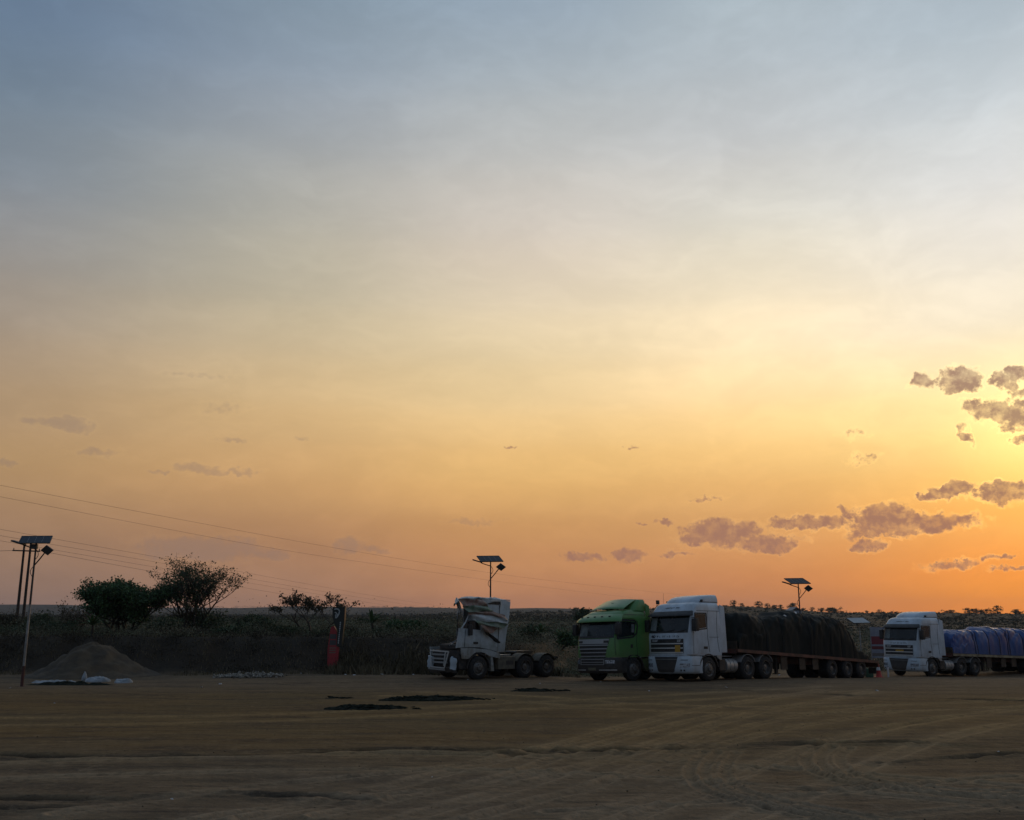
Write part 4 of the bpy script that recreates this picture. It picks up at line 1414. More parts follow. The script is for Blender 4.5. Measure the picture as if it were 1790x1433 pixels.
# ---------------- wrecked truck
def wreck(ox, oy, psi):
    root = vehicle_root('wrecked_tractor_unit', ox, oy, psi, 'wrecked white tractor unit with crushed open front and crumpled striped roof', 'truck')

    def nz3(p, s, k):
        return Vector((mn.noise(Vector(p) * s + Vector((k, 0, 0))), mn.noise(Vector(p) * s + Vector((0, k, 5))), mn.noise(Vector(p) * s + Vector((9, 0, k)))))

    def side_sheet(pts_top, pts_bot, y, sg, nu, nv, th, amp, name, m, par, k=1.0, scl=2.0, drop=None):
        """quad strip between two (x, z) polylines at y, crumpled"""
        gr = []
        for j in range(nv + 1):
            t = j / nv
            row = []
            for i in range(nu + 1):
                u = i / nu

                def pl(P):
                    f = u * (len(P) - 1)
                    a = min(int(f), len(P) - 2)
                    return Vector(P[a]).lerp(Vector(P[a + 1]), f - a)
                q = pl(pts_bot).lerp(pl(pts_top), t)
                p = Vector((q.x, sg * y, q.y))
                p += nz3(p, scl, k) * amp
                row.append(p)
            gr.append(row)
        return MB().sheet(gr, th, (0, sg, 0)).build(name, m, par, smooth=50)
    for sg in (1, -1):
        # door and lower side
        dr = side_sheet([(-.20, 2.26), (-.55, 2.24), (-1.45, 2.18)], [(-.06, 1.40), (-.6, 1.42), (-1.45, 1.42)], 1.22, sg, 8, 6, .04, .018, 'door', M_wcab, root, 1.0)
        MB().beam((-.52, sg * 1.226, 1.44), (-.56, sg * 1.226, 2.2), .02, .012, up=(0, 1, 0)).build('door_seam', M_black, dr)
        MB().box(-1.28, -1.02, sg * 1.225, sg * 1.245, 1.56, 1.66).build('door_handle', M_black, dr)
        # sleeper side
        sl = side_sheet([(-1.46, 3.55), (-2.2, 3.58), (-2.62, 3.56)], [(-1.46, 1.40), (-2.1, 1.30), (-2.42, 1.22)], 1.22, sg, 10, 14, .04, .035, 'sleeper_side', M_wcab, root, 2.0)
        sw = MB()
        grid = []
        for j in range(5):
            t = j / 4
            grid.append([(-1.62 - .92 * (i / 8), sg * 1.262, 3.36 - .06 * t + (.10 * math.sin(PI * .5 * min(1, (i / 8) * 1.4)) * t * 1.6) - .04 * (1 - t) * (i / 8)) for i in range(9)])
        sw.sheet(grid, .02, (0, sg, 0)).build('upper_opening', M_inter, sl)
        bm_ = MB()
        bm_.beam((-1.95, sg * 1.27, 3.50), (-2.55, sg * 1.27, 3.50), .03, .02, up=(0, 1, 0))
        bm_.beam((-2.56, sg * 1.27, 3.51), (-2.58, sg * 1.27, 3.24), .03, .02, up=(0, 1, 0))
        bm_.build('opening_trim', M_chrome, sl)
        MB().beam((-2.44, sg * 1.255, 1.66), (-2.50, sg * 1.262, 3.30), .022, .02, up=(0, 1, 0)).build('panel_seam', M_black, sl)
        # rear fairing
        side_sheet([(-2.64, 3.56), (-3.20, 3.48)], [(-2.44, 1.20), (-2.86, 1.20)], 1.21, sg, 4, 10, .04, .02, 'side_fairing', M_wcab, root, 3.0)
        # wing over the wheel
        side_sheet([(-.34, 1.39), (-1.0, 1.39), (-2.0, 1.30), (-2.6, 1.12)], [(-.42, .92), (-.78, .90), (-1.12, 1.20), (-1.60, 1.20), (-2.0, 1.02), (-2.6, .90)], 1.215, sg, 14, 4, .05, .012, 'wing', M_wcab, root, 4.0)
        arc_guard(root, -1.38, sg * 1.20, sg * .82, .66, 0, 180, M_black, 'wheel_arch', .05, .5)
        # bent A pillar
        MB().tube([(-.34, sg * 1.17, 2.22), (-.60, sg * 1.17, 2.55), (-.86, sg * 1.12, 3.0)], [.045, .04, .04], 6).build('windscreen_pillar', M_wcab if sg > 0 else M_black, root)
        MB().box(-.84, -.66, sg * 1.27, sg * 1.42, 1.94, 2.42).build('mirror', M_black, root, bevel=.03)
        MB().tube([(-.74, sg * 1.2, 2.46), (-.74, sg * 1.35, 2.46), (-.74, sg * 1.35, 2.40)], .016, 5).build('mirror_arm', M_black, root)
    # interior bulk: torn dash, seats, firewall
    it = MB()
    it.box(-2.3, -.45, -1.12, 1.12, 1.10, 1.55)
    it.box(-2.2, -1.5, -1.1, 1.1, 1.551, 2.6)
    it.box(-.95, -.40, -1.05, 1.05, 1.551, 2.05)
    me = it.mesh('interior', .05)
    o = link_mesh('cab_interior', me, M_inter, root)
    for y in (-.6, .55):
        s_ = MB().box(-1.45, -1.30, y - .25, y + .25, 1.56, 2.55)
        s_.box(-1.29, -.97, y - .25, y + .25, 1.56, 1.85)
        s_.build('seat', M_inter, root, bevel=.05)
    # back wall and roof
    side = []
    bk = [[Vector((-2.42 - (z - 1.2) * .085, y, z)) + nz3((0, y, z), 1.5, 7) * .03 for y in np.linspace(-1.19, 1.19, 8)] for z in np.linspace(1.2, 3.52, 9)]
    MB().sheet(bk, .04, (-1, 0, 0)).build('back_wall', M_wcab, root, smooth=50)
    rg = []
    for x in np.linspace(.02, -3.18, 30):
        row = []
        t = -x / 3.18
        for y in np.linspace(-1, 1, 20):
            yy = y * (1.16 + .05 * t)
            z = 3.66 - .05 * abs(y) ** 6 - .10 * abs(t - .4) - .22 * max(0, .12 - t) / .12 + nz3((x, yy, 0), 1.7, 3).z * .07 + abs(nz3((x * 1.6, yy, 2), 3.0, 6).z) * .05
            row.append((x, yy, z))
        rg.append(row)
    rf = MB().sheet(rg, .05, (0, 0, 1)).build('roof', M_wcab, root, smooth=50)
    # torn roof brow hanging at the front
    for y0, y1, zz, k in ((-1.16, .10, 2.92, 4.0), (.12, 1.12, 3.02, 6.5)):
        br = []
        for j in range(8):
            t = j / 7
            row = []
            for y in np.linspace(y0, y1, 10):
                p = Vector((-.02 - .55 * t * (1 if k < 5 else .7), y, 3.52 - (3.52 - zz) * t + .08 * math.sin(y * 5 + k)))
                row.append(p + nz3(p, 2.5, k) * .10)
            br.append(row)
        MB().sheet(br, .03, (1, 0, 0)).build('torn_brow', M_wcab, root, smooth=50)
    MB().tube([(.04, 1.14, 3.30), (.06, .3, 3.34), (.05, -1.1, 3.28)], .035, 6).build('roof_lip', M_black, root)

    # the torn striped panel over the near side
    def strip(top, bot, y0, y1, m, name, k, amp=.05, nu=18, nv=5):
        gr = []
        for j in range(nv + 1):
            t = j / nv
            row = []
            for i in range(nu + 1):
                u = i / nu

                def pl(P):
                    f = u * (len(P) - 1)
                    a = min(int(f), len(P) - 2)
                    return Vector(P[a]).lerp(Vector(P[a + 1]), f - a)
                q = pl(bot).lerp(pl(top), t)
                p = Vector((q.x, y0 + (y1 - y0) * t + .05 * math.sin(u * 5 + t * 4 + k), q.y))
                row.append(p + Vector((0, abs(mn.noise(p * 2.3 + Vector((k, 0, 0)))) * amp * 2, mn.noise(p * 2 + Vector((k, 3, 0))) * amp * .6)))
            gr.append(row)
        return MB().sheet(gr, .015, (0, 1, 0)).build(name, m, tp, smooth=60)
    tp = strip.__globals__.get('_none')
    gr = []
    top = [(-.10, 3.58), (-.9, 3.60), (-1.6, 3.50), (-2.0, 3.30)]
    tp = root
    base = strip([(-.08, 3.55), (-.7, 3.56), (-1.5, 3.52)], [(-.30, 3.22), (-.9, 3.26), (-1.75, 3.22)], 1.34, 1.27, M_striper, 'torn_panel', 1.0)
    tp = base
    strip([(-.28, 3.24), (-.9, 3.27), (-1.75, 3.23)], [(-.55, 2.96), (-1.2, 2.98), (-2.0, 3.02)], 1.37, 1.335, M_stripeg, 'torn_panel_green', 2.0)
    strip([(-.55, 2.97), (-1.2, 2.99), (-2.0, 3.03), (-2.75, 2.86)], [(-.66, 2.84), (-1.3, 2.86), (-2.1, 2.82), (-2.85, 2.62)], 1.40, 1.37, M_striper, 'torn_panel_red', 3.0)
    strip([(-.66, 2.85), (-1.3, 2.87), (-2.1, 2.83), (-2.85, 2.63)], [(-.85, 2.62), (-1.5, 2.52), (-2.1, 2.56), (-2.88, 2.44)], 1.42, 1.40, M_wcab, 'torn_panel_white', 4.0)
    strip([(-.85, 2.63), (-1.5, 2.53), (-2.1, 2.57), (-2.88, 2.46)], [(-1.15, 2.40), (-1.6, 2.38), (-2.1, 2.32), (-2.7, 2.30)], 1.44, 1.42, M_stripeg, 'torn_panel_green', 5.0)
    strip([(-1.2, 2.42), (-1.6, 2.40), (-2.0, 2.34), (-2.25, 2.25)], [(-1.5, 2.10), (-1.8, 2.02), (-2.0, 2.08), (-2.2, 2.18)], 1.40, 1.43, M_striper, 'torn_panel_red', 6.0, nu=10)
    strip([(-1.5, 2.12), (-1.8, 2.04), (-2.1, 1.86), (-2.46, 1.66)], [(-1.62, 1.98), (-1.9, 1.84), (-2.2, 1.66), (-2.46, 1.58)], 1.33, 1.38, M_black, 'torn_trim', 7.0, nu=10, nv=2, amp=.02)
    # crushed nose: engine bulk, broken flap, grille frame, lamp pods, bumper
    en = MB()
    en.box(-.75, .02, -.75, .75, .75, 1.5)
    en.box(-.45, .12, -.9, .95, .62, 1.02)
    en.tube([(-.2, .8, 1.1), (.02, .5, 1.75), (-.3, .1, 1.9)], .06, 6)
    en.tube([(-.3, -.6, 1.4), (-.05, -.2, 1.85), (-.35, .7, 1.95)], .05, 6)
    en.tube([(-.1, .95, 1.0), (.0, 1.05, 1.5), (-.3, 1.1, 2.1)], .05, 6)
    link_mesh('engine_bay', en.mesh('engine_bay', .03), M_inter, root)
    fl = []
    for j in range(6):
        t = j / 5
        row = []
        for i in range(4):
            u = i / 3
            p = Vector((.34 - .50 * t, -.10 + .42 * u, 1.45 + .74 * t + .03 * u))
            row.append(p + nz3(p, 3, 2) * .03)
        fl.append(row)
    MB().sheet(fl, .03, (.8, 0, .5)).build('broken_flap', M_wcab, root, smooth=50)
    fc = MB().box(-.8, .10, -1.08, 1.08, .48, 1.30)
    fc.box(-.7, .13, -.55, .95, 1.301, 1.55)
    me = fc.mesh('crushed_front', .06)
    for v in me.vertices:
        v.co += nz3(v.co, 3.0, 2.0) * .10
    link_mesh('crushed_front', me, M_inter, root)
    fr = MB()
    c4 = [Vector((.20, -.88, 1.24)), Vector((.20, .66, 1.22)), Vector((.26, .42, .50)), Vector((.26, -.70, .52))]
    for a, b in zip(c4, c4[1:] + c4[:1]):
        fr.beam(a, b, .045, .055)
    fr.beam((.22, .44, 1.2), (.24, .36, .60), .05, .05)
    gf = fr.build('grille_frame', M_chrome, root)
    for z in (.70, .86, 1.04):
        MB().box(.14, .17, -.78, .5, z, z + .07).build('grille_slat', M_greybar, gf)
    for y, nm in ((-1.02, 'headlight'), (.86, 'headlight')):
        lp = []
        for j in range(5):
            row = []
            for i in range(5):
                p = Vector((.24 - .05 * abs(i - 2), y - .17 + .34 * i / 4 + .05 * j / 4, .52 + .50 * j / 4 - .02 * i))
                row.append(p + nz3(p, 6, 3) * .05)
            lp.append(row)
        MB().sheet(lp, .12, (1, 0, 0)).build(nm, M_bumpw, root, smooth=60)
    bp = []
    for j in range(5):
        row = []
        for i in range(13):
            y = -1.1 + 2.05 * i / 12
            p = Vector((.26 - .12 * abs(y) ** 2 - .05 * (4 - j) / 4, y, .30 + .22 * j / 4 + .03 * math.sin(y * 3)))
            row.append(p + nz3(p, 3, 8) * .04)
        bp.append(row)
    b_ = MB().sheet(bp, .20, (1, 0, 0)).build('bumper', M_black, root, smooth=50)
    MB().beam((.27, -.9, .44), (.27, .5, .42), .02, .06).build('bumper_edge', M_greybar, b_)
    fm = MB().tube([(-1.15, -1.30, 2.0), (-.45, -1.32, 2.05), (-.35, -1.34, 2.85)], .02, 5)
    fm.build('bent_bracket', M_black, root)
    MB().box(-.42, -.28, -1.46, -1.32, 2.65, 2.98).build('mirror_shell', M_white, root, bevel=.03)
    ds = MB()
    for y in (-.9, -.5):
        ds.tube([(-.35, y, 2.05), (-.22, y + .1, 2.5), (-.30, y, 2.95)], .03, 5)
    ds.build('dangling_trim', M_bark, root)
    MB().box(-3.55, -2.55, .62, 1.16, .42, .98).build('side_locker', M_wdirt, root, bevel=.02)
    MB().box(-3.45, -3.0, 1.161, 1.166, .62, .80).build('locker_plate', M_black, root)
    MB().box(-3.5, -2.6, -1.16, -.62, .42, .98).build('fuel_tank', M_alu, root, bevel=.08)
    chassis(root, tank=False, gm=M_wdirt)
    for ch in root.children:            # the far half of the cab front is driven back
        if ch.name.split('.')[0] in ('door', 'sleeper_side', 'windscreen_pillar', 'mirror', 'mirror_arm', 'cab_interior', 'seat', 'roof', 'torn_brow', 'roof_lip', 'engine_bay', 'broken_flap', 'bent_bracket', 'mirror_shell', 'dangling_trim'):
            for oo in [ch] + list(ch.children):
                for v in oo.data.vertices:
                    z_ = v.co.z
                    k_ = min(1, max(0, (z_ - 1.12) / .6))
                    v.co.x -= 1.75 * max(0, (1.2 - v.co.y) / 2.4) * k_ * k_ * (3 - 2 * k_) * min(1, max(0, (v.co.x + 2.6) / 2.5))
    for ch in root.children:
        if ch.name.split('.')[0] in ('grille_frame', 'headlight', 'bumper', 'crushed_front', 'broken_flap', 'engine_bay'):
            for oo in [ch] + list(ch.children):
                for v in oo.data.vertices:
                    v.co.x -= .28 if ch.name[:7] not in ('crushed', 'engine_') else .50
                    v.co.y = v.co.y * .92 + .04
    for sg in (1,):
        MB().prism([(-2.1, .35), (-2.1, 1.0), (-2.2, 1.0), (-2.3, .35)], 1.17, .9).build('mud_flap', M_wcab, root)
    return root


wreck(-3.33, 45.35, 50)
#@@PART3
# ------------------------------------------------------------------ plants
def leaf_quads(cen, size, rng, flat=.0, asp=.55):
    n = len(cen)
    a = rng.normal(size=(n, 3))
    a[:, 2] *= (1 - flat)
    a /= np.linalg.norm(a, axis=1)[:, None] + 1e-9
    b = rng.normal(size=(n, 3))
    b -= (b * a).sum(1)[:, None] * a
    b /= np.linalg.norm(b, axis=1)[:, None] + 1e-9
    s = (size * rng.uniform(.6, 1.35, n))[:, None] if np.isscalar(size) else (size * rng.uniform(.6, 1.35, n))[:, None]
    a = a * s * .5
    b = b * s * .5 * asp
    V = np.stack([cen - a, cen + b, cen + a, cen - b], 1).reshape(-1, 3)
    Q = np.arange(4 * n).reshape(-1, 4)
    return V, Q


def clumps(cen, per, rad, size, rng, squash=.7):
    c = np.repeat(np.asarray(cen), per, 0)
    c = c + rng.normal(size=c.shape) * np.array([rad, rad, rad * squash]) * .6
    return leaf_quads(c, size, rng)


def grow(rng, base, height, spread, levels=3, kids=4, lean=.0, start=.25, up=.55):
    """branching skeleton: list of (points, radii), and the outer twig points"""
    segs, tips = [], []

    def br(p, d, L, r, lv):
        pts, rad = [p], [r]
        n = 5
        q = Vector(p)
        dd = Vector(d)
        for i in range(n):
            dd = (dd + Vector(rng.normal(size=3)) * .13 + Vector((0, 0, .06))).normalized()
            q = q + dd * L / n
            pts.append(q.copy())
            rad.append(max(.008, r * (1 - .62 * (i + 1) / n)))
        segs.append((pts, rad))
        if lv == 0:
            tips.extend(pts[2:])
            return
        for k in range(kids + (1 if lv == levels else 0)):
            t = start + (1 - start) * (k + rng.random()) / (kids + 1)
            i = min(n - 1, int(t * n))
            o = pts[i].lerp(pts[i + 1], t * n - i)
            a = rng.random() * 2 * PI
            side = Vector((math.cos(a) * spread, math.sin(a) * spread, up))
            br(o, (dd * .35 + side).normalized(), L * rng.uniform(.5, .72), rad[i] * .62, lv - 1)
        tips.extend(pts[-2:])
    br(Vector(base), (lean, 0, 1), height * .55, height * .022 + .02, levels)
    return segs, tips


def plant(name, label, cat, pos, height, width, rng, leafm, per=14, crad=.22, lsize=.13, group=None, levels=3, kids=4, stems=1, up=.55, lean=0.0, part='crown', barkr=1.0, start=.25):
    root = empty(name, pos, label, cat, group)
    tm = MB()
    tips = []
    for s in range(stems):
        b = (rng.normal() * .12 * (stems > 1), rng.normal() * .12 * (stems > 1), -.1)
        sg_, tp = grow(rng, b, height, 1.0, levels, kids, lean=lean + (rng.normal() * .35 if stems > 1 else 0), up=up, start=start)
        for pts, rad in sg_:
            tm.tube(pts, [r_ * barkr for r_ in rad], 5)
        tips += tp
    T_ = np.array([tuple(t) for t in tips])
    # scale the skeleton to the wanted size
    zs = T_[:, 2].max()
    wx = np.percentile(np.abs(T_[:, 0] - T_[:, 0].mean()), 97) * 2
    wy = np.percentile(np.abs(T_[:, 1] - T_[:, 1].mean()), 97) * 2
    k = np.array([(width - crad) / max(wx, .1), (width - crad) / max(wy, .1), (height - crad * .6) / zs])
    T_ = T_ * k
    tm.v = [(v[0] * k[0], v[1] * k[1], v[2] * k[2]) for v in tm.v]
    tm.build('trunk', M_bark, root, smooth=60, fix=False)
    V, Q = clumps(T_, per, crad, lsize, rng)
    me = np_mesh(part, V, Q)
    link_mesh(part, me, leafm, root)
    return root


def spot(px, y):
    z = 0.0
    for _ in range(4):
        x = (px - 895) / FPX * (y * CT + (z - H) * ST)
        z = g(x, y)
    return (x, y, z)


rp = np.random.default_rng(5)


def zat(px, py, y):
    return at(px, py, y).z


def tree_at(px, pytop, wpx, y, name, label, cat, m, **k):
    p = spot(px, y)
    return plant(name, label, cat, (p[0], p[1], p[2] - .05), zat(px, pytop, y) - p[2], wpx / 1738.0 * y, rp, m, **k)


tree_at(213, 1008, 150, 60, 'bushy_tree', 'dense dark green bushy tree rising behind the dirt mound', 'tree', M_leafg, per=11, crad=.34, lsize=.15, kids=5, stems=4, up=.85)
tree_at(336, 966, 136, 61, 'leafy_tree', 'tall open leafed tree silhouetted between the dense green tree and the sign', 'tree', M_leaf, per=2, crad=.20, lsize=.13, kids=5, levels=3, stems=5, up=1.0, start=.3, barkr=.55)
tree_at(338, 1062, 100, 62.5, 'understorey_bush', 'thick dark bush at the foot of the tall open leafed tree', 'bush', M_leaf, per=12, crad=.36, lsize=.15, kids=4, levels=2, stems=4, part='foliage')
tree_at(540, 1028, 126, 57, 'sparse_tree', 'nearly bare tree with a forked trunk and leaf tufts behind the red sign', 'tree', M_leafb, per=4, crad=.16, lsize=.14, kids=3, levels=3, stems=3, up=1.0, start=.5, barkr=.7)
tree_at(712, 1082, 60, 60, 'rounded_bush', 'rounded dark green bush between the red sign and the wrecked truck', 'bush', M_leafg, per=24, crad=.32, lsize=.16, levels=2, kids=4, stems=3, part='foliage')
tree_at(1018, 1061, 22, 150, 'rounded_tree', 'small rounded dark tree on the slope beyond the front of the green truck', 'tree', M_leaf, per=18, crad=.5, lsize=.4, levels=2, kids=4)
tree_at(925, 1092, 30, 63, 'dark_bush', 'dark bush on the bank just behind the wrecked truck cab', 'bush', M_leaf, per=18, crad=.3, lsize=.16, levels=2, kids=4, stems=2, part='foliage')
tree_at(980, 1098, 40, 66, 'dark_bush', 'low dark bush between the wrecked truck and the green truck', 'bush', M_leafg, per=18, crad=.3, lsize=.16, levels=2, kids=4, stems=2, part='foliage')
for px, top, w, y, lb in (
        (20, 1068, 60, 62, 'scrub bush at the foot of the paired power poles'), (70, 1066, 46, 64, 'scrub bush between the power poles and the feathery shrub'),
        (128, 1046, 66, 66, 'feathery thin shrub beside the dense green tree'), (100, 1082, 60, 58, 'low dark bush behind the left flank of the dirt mound'),
        (290, 1074, 60, 58, 'dark bush between the dense green tree and the open leafed tree'), (440, 1072, 60, 63, 'low bush just right of the tall open leafed tree'),
        (470, 1080, 46, 60, 'small bush halfway between the open leafed tree and the bare tree'), (505, 1092, 56, 57, 'low bush at the left foot of the nearly bare tree'),
        (612, 1092, 50, 58, 'low bush close behind the right edge of the red sign'), (670, 1098, 40, 57, 'small bush at the foot of the tall spiky plant'),
        (760, 1092, 56, 62, 'bush seen over the crushed nose of the wrecked truck'), (840, 1098, 60, 64, 'bush hidden mostly by the wrecked truck cab'),
        (400, 1092, 70, 57, 'spreading low bush on the bank edge below the open leafed tree'), (20, 1094, 60, 56, 'low bush on the bank behind the solar lamp pole'),
        (560, 1102, 50, 55.5, 'low bush below the fork of the nearly bare tree'), (330, 1100, 60, 56, 'low bush on the bank edge right of the dirt mound')):
    tree_at(px, top, w, y, 'scrub_bush', lb, 'bush', random.choice([M_leaf, M_leafb, M_leaf]), per=16 if px != 128 else 5, crad=.26, lsize=.12, levels=2, kids=4, stems=3, part='foliage', group='scrub bushes on the bank')


def spiky(px, y, h, label, n=26, lw=.09):
    """rosette of arching blade leaves on a short stem"""
    p = spot(px, y)
    root = empty('spiky_plant', (p[0], p[1], p[2] - .03), label, 'plant')
    MB().tube([(0, 0, -.1), (.02, 0, h * .25), (0, .02, h * .45)], [.07, .06, .05], 6).build('stem', M_bark, root)
    for i in range(n):
        a = rp.random() * 2 * PI
        e = rp.uniform(.25, 1.35)
        L = h * rp.uniform(.5, .75)
        gr = []
        for j in range(7):
            t = j / 6
            rr = L * t * math.cos(e)
            zz = h * .42 + L * t * math.sin(e) - L * .35 * t * t
            w = lw * (1 - t) ** .6 + .004
            c = Vector((rr * math.cos(a), rr * math.sin(a), zz))
            s = Vector((-math.sin(a), math.cos(a), 0)) * w
            gr.append([c - s, c + Vector((0, 0, -.02)), c + s])
        MB().sheet(gr, .006, (0, 0, 1)).build('leaf_blade', M_leafg, root, fix=False)
    return root


spiky(160, 53.0, 1.5, 'spiky green plant growing just above the dirt mound')
spiky(650, 58, 1.75, 'tall spiky plant rising above the scrub right of the red sign', 30, .11)
spiky(945, 62, 1.5, 'spiky plant on the bank above the rear wheels of the wrecked truck')

# dense scrub that nobody could count
def scrub():
    cs, ss_ = [], []
    n = 0
    rg = np.random.default_rng(21)
    # near hedge band on the bank
    for i in range(900):
        y = rg.uniform(52.2, 66)
        x = rg.uniform(-38, 9)
        nn = mn.noise(Vector((x * .35, y * .5, 4.0)))
        if nn < -.32:
            continue
        h = max(.12, .35 + 1.15 * nn) * rg.uniform(.5, 1.7)
        c = np.stack([rg.normal(0, .5, 110), rg.normal(0, .5, 110), np.abs(rg.normal(0, .5, 110)) * h], 1) + np.array([x, y, g(x, y) + .05])
        cs.append(c)
        ss_.append(np.full(110, .075))
    for i in range(2600):
        y = math.exp(rg.uniform(math.log(66), math.log(240)))
        px = rg.uniform(-60, 1850)
        x = (px - 895) / 1738 * y
        if px > 1180 and y < 86:
            continue
        z = g(x, y)
        h = rg.uniform(.25, .8) * (1.7 if rg.random() < .07 else 1)
        w = h * rg.uniform(.7, 1.3)
        k = 44
        c = np.stack([rg.normal(0, w, k), rg.normal(0, w, k), np.abs(rg.normal(0, .6, k)) * h], 1) + np.array([x, y, z])
        cs.append(c)
        ss_.append(np.full(k, .08 + y * .0009))
    near = (np.vstack(cs), np.concatenate(ss_))
    cs, ss_ = [], []
    for i in range(4600):
        y = math.exp(rg.uniform(math.log(230), math.log(720)))
        px = rg.uniform(-80, 1880)
        x = (px - 895) / 1738 * y
        z = g(x, y)
        h = rg.uniform(.2, .7) * (2.2 if rg.random() < .05 and y < 520 else 1)
        w = h * rg.uniform(.7, 1.5)
        k = 22
        c = np.stack([rg.normal(0, w, k), rg.normal(0, w, k), np.abs(rg.normal(0, .6, k)) * h], 1) + np.array([x, y, z])
        cs.append(c)
        ss_.append(np.full(k, .2 + y * .0008))
    for i in range(2600):
        y = rg.uniform(720, 2600)
        px = rg.uniform(-80, 1250)
        x = (px - 895) / 1738 * y
        z = g(x, y)
        k = 10
        h = rg.uniform(.8, 2.2)
        c = np.stack([rg.normal(0, 3.0, k), rg.normal(0, 3.0, k), np.abs(rg.normal(0, .6, k)) * h], 1) + np.array([x, y, z])
        cs.append(c)
        ss_.append(np.full(k, 1.5))
    far = (np.vstack(cs), np.concatenate(ss_))
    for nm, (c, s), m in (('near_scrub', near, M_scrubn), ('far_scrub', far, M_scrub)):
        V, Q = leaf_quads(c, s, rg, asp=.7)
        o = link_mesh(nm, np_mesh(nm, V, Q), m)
        o['kind'] = 'stuff'
        tag(o, 'tangled low scrub covering the bank top and the near slope' if nm == 'near_scrub' else 'hazy scrub spread over the far slopes', 'scrub')
    cs = []
    for i in range(520):
        x = rg.uniform(-36, 2.0)
        y = rg.uniform(49.7, 53.2)
        if -23.5 < x < -16.8 and y < 51:
            continue
        k = 46
        w = rg.uniform(.18, .5)
        cs.append(np.stack([rg.normal(0, w, k), rg.normal(0, w * .5, k), np.abs(rg.normal(0, .5, k)) * rg.uniform(.15, .55)], 1) + np.array([x, y, g(x, y)]))
    V, Q = leaf_quads(np.vstack(cs), .10, rg, asp=.35)
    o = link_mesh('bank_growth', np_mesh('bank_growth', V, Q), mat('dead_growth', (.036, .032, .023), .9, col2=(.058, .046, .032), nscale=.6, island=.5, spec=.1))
    o['kind'] = 'stuff'
    tag(o, 'dark dead growth clinging to the earth bank face', 'undergrowth')
    # dry grass on the bank face, at the lot edge and on the slope
    N = 9000
    x = rg.uniform(-34, 3.5, N)
    y = 48.6 + np.abs(rg.normal(0, 2.6, N))
    xx = rg.uniform(-9, 2.5, 7000)
    yy = rg.normal(49.9, .55, 7000)
    x2 = rg.uniform(5, 45, 9000)
    y2 = rg.uniform(66, 90, 9000)
    x = np.concatenate([x, xx, x2])
    y = np.concatenate([y, yy, y2])
    hh = np.concatenate([rg.uniform(.05, .22, N), rg.uniform(.15, .5, 7000), rg.uniform(.1, .4, 9000)])
    ok = ~((x > -1) & (y < 50.2)) & ~((x < -16.5) & (x > -24) & (y < 50.6))
    x, y, hh = x[ok], y[ok], hh[ok]
    z = gz(x, y)
    a = rg.uniform(0, PI, len(x))
    w = hh * .10 + .012
    dx, dy = np.cos(a) * w, np.sin(a) * w
    lx, ly = rg.normal(0, .35, len(x)) * hh, rg.normal(0, .35, len(x)) * hh
    V = np.stack([np.stack([x - dx, y - dy, z - .03], 1), np.stack([x + dx, y + dy, z - .03], 1), np.stack([x + lx, y + ly, z + hh], 1)], 1).reshape(-1, 3)
    o = link_mesh('dry_grass', np_mesh('dry_grass', V, np.arange(len(V)).reshape(-1, 3)), M_dry)
    o['kind'] = 'stuff'
    tag(o, 'dry brown grass on the bank face and along the lot edge', 'grass')


scrub()

# trees one by one along the far skyline
FT = []
for v in range(4):
    r_ = np.random.default_rng(60 + v)
    root = empty('skyline_tree', (0, 0, 0), 'small rounded tree standing on the far ridge skyline', 'tree', 'trees along the far ridge')
    MB().tube([(0, 0, -.4), (.1, 0, 1.2), (0, .1, 2.2)], [.22, .17, .10], 6).build('trunk', M_bark, root)
    nc = 9 + v * 2
    nc = nc * 2
    cc = np.stack([r_.normal(0, 1.0 if v != 3 else 1.8, nc), r_.normal(0, 1.0, nc), r_.uniform(.3, 3.2 if v != 3 else 2.4, nc)], 1)
    cc[:, :2] *= (1.15 - .22 * np.abs(cc[:, 2:3] - 1.6))
    V, Q = clumps(cc, 40, .7, .42, r_)
    link_mesh('crown', np_mesh('crown', V, Q), M_leaf, root)
    FT.append(root)
used = [False] * 4
for px, dd, sc in ((1150, 640, .7), (1178, 650, .6), (1282, 655, 1.1), (1298, 665, .8), (1328, 660, 1.15), (1343, 668, .9), (1353, 662, .8), (1366, 665, 1.0), (1386, 660, 1.3), (1404, 662, .9), (1420, 668, .8),
                   (1436, 664, 1.0), (1449, 665, .9), (1461, 666, 1.15), (1474, 668, .9), (1516, 672, .7), (1538, 672, .6), (1565, 676, .6), (1656, 676, 1.1), (1664, 678, .8), (1692, 676, 1.2), (1704, 678, .6), (1716, 676, 1.2),
                   (1725, 678, 1.0), (1733, 677, .8), (1744, 676, 1.25), (1776, 678, 1.0), (1784, 678, .9), (1005, 700, .9), (980, 720, .8), (905, 760, .7), (940, 740, .8), (1050, 690, .8), (780, 900, 1.4), (1560, 676, .5)):
    sc *= random.uniform(.65, 1.35)
    k = random.randrange(4)
    o = FT[k] if not used[k] else copy_tree(FT[k])
    used[k] = True
    x = (px - 895) / 1738 * dd
    o.location = (x, dd, g(x, dd) - .1)
    o.rotation_euler = (0, 0, random.random() * 6.28)
    o.scale = (sc * random.uniform(.9, 1.3), sc, sc * random.uniform(.85, 1.1))

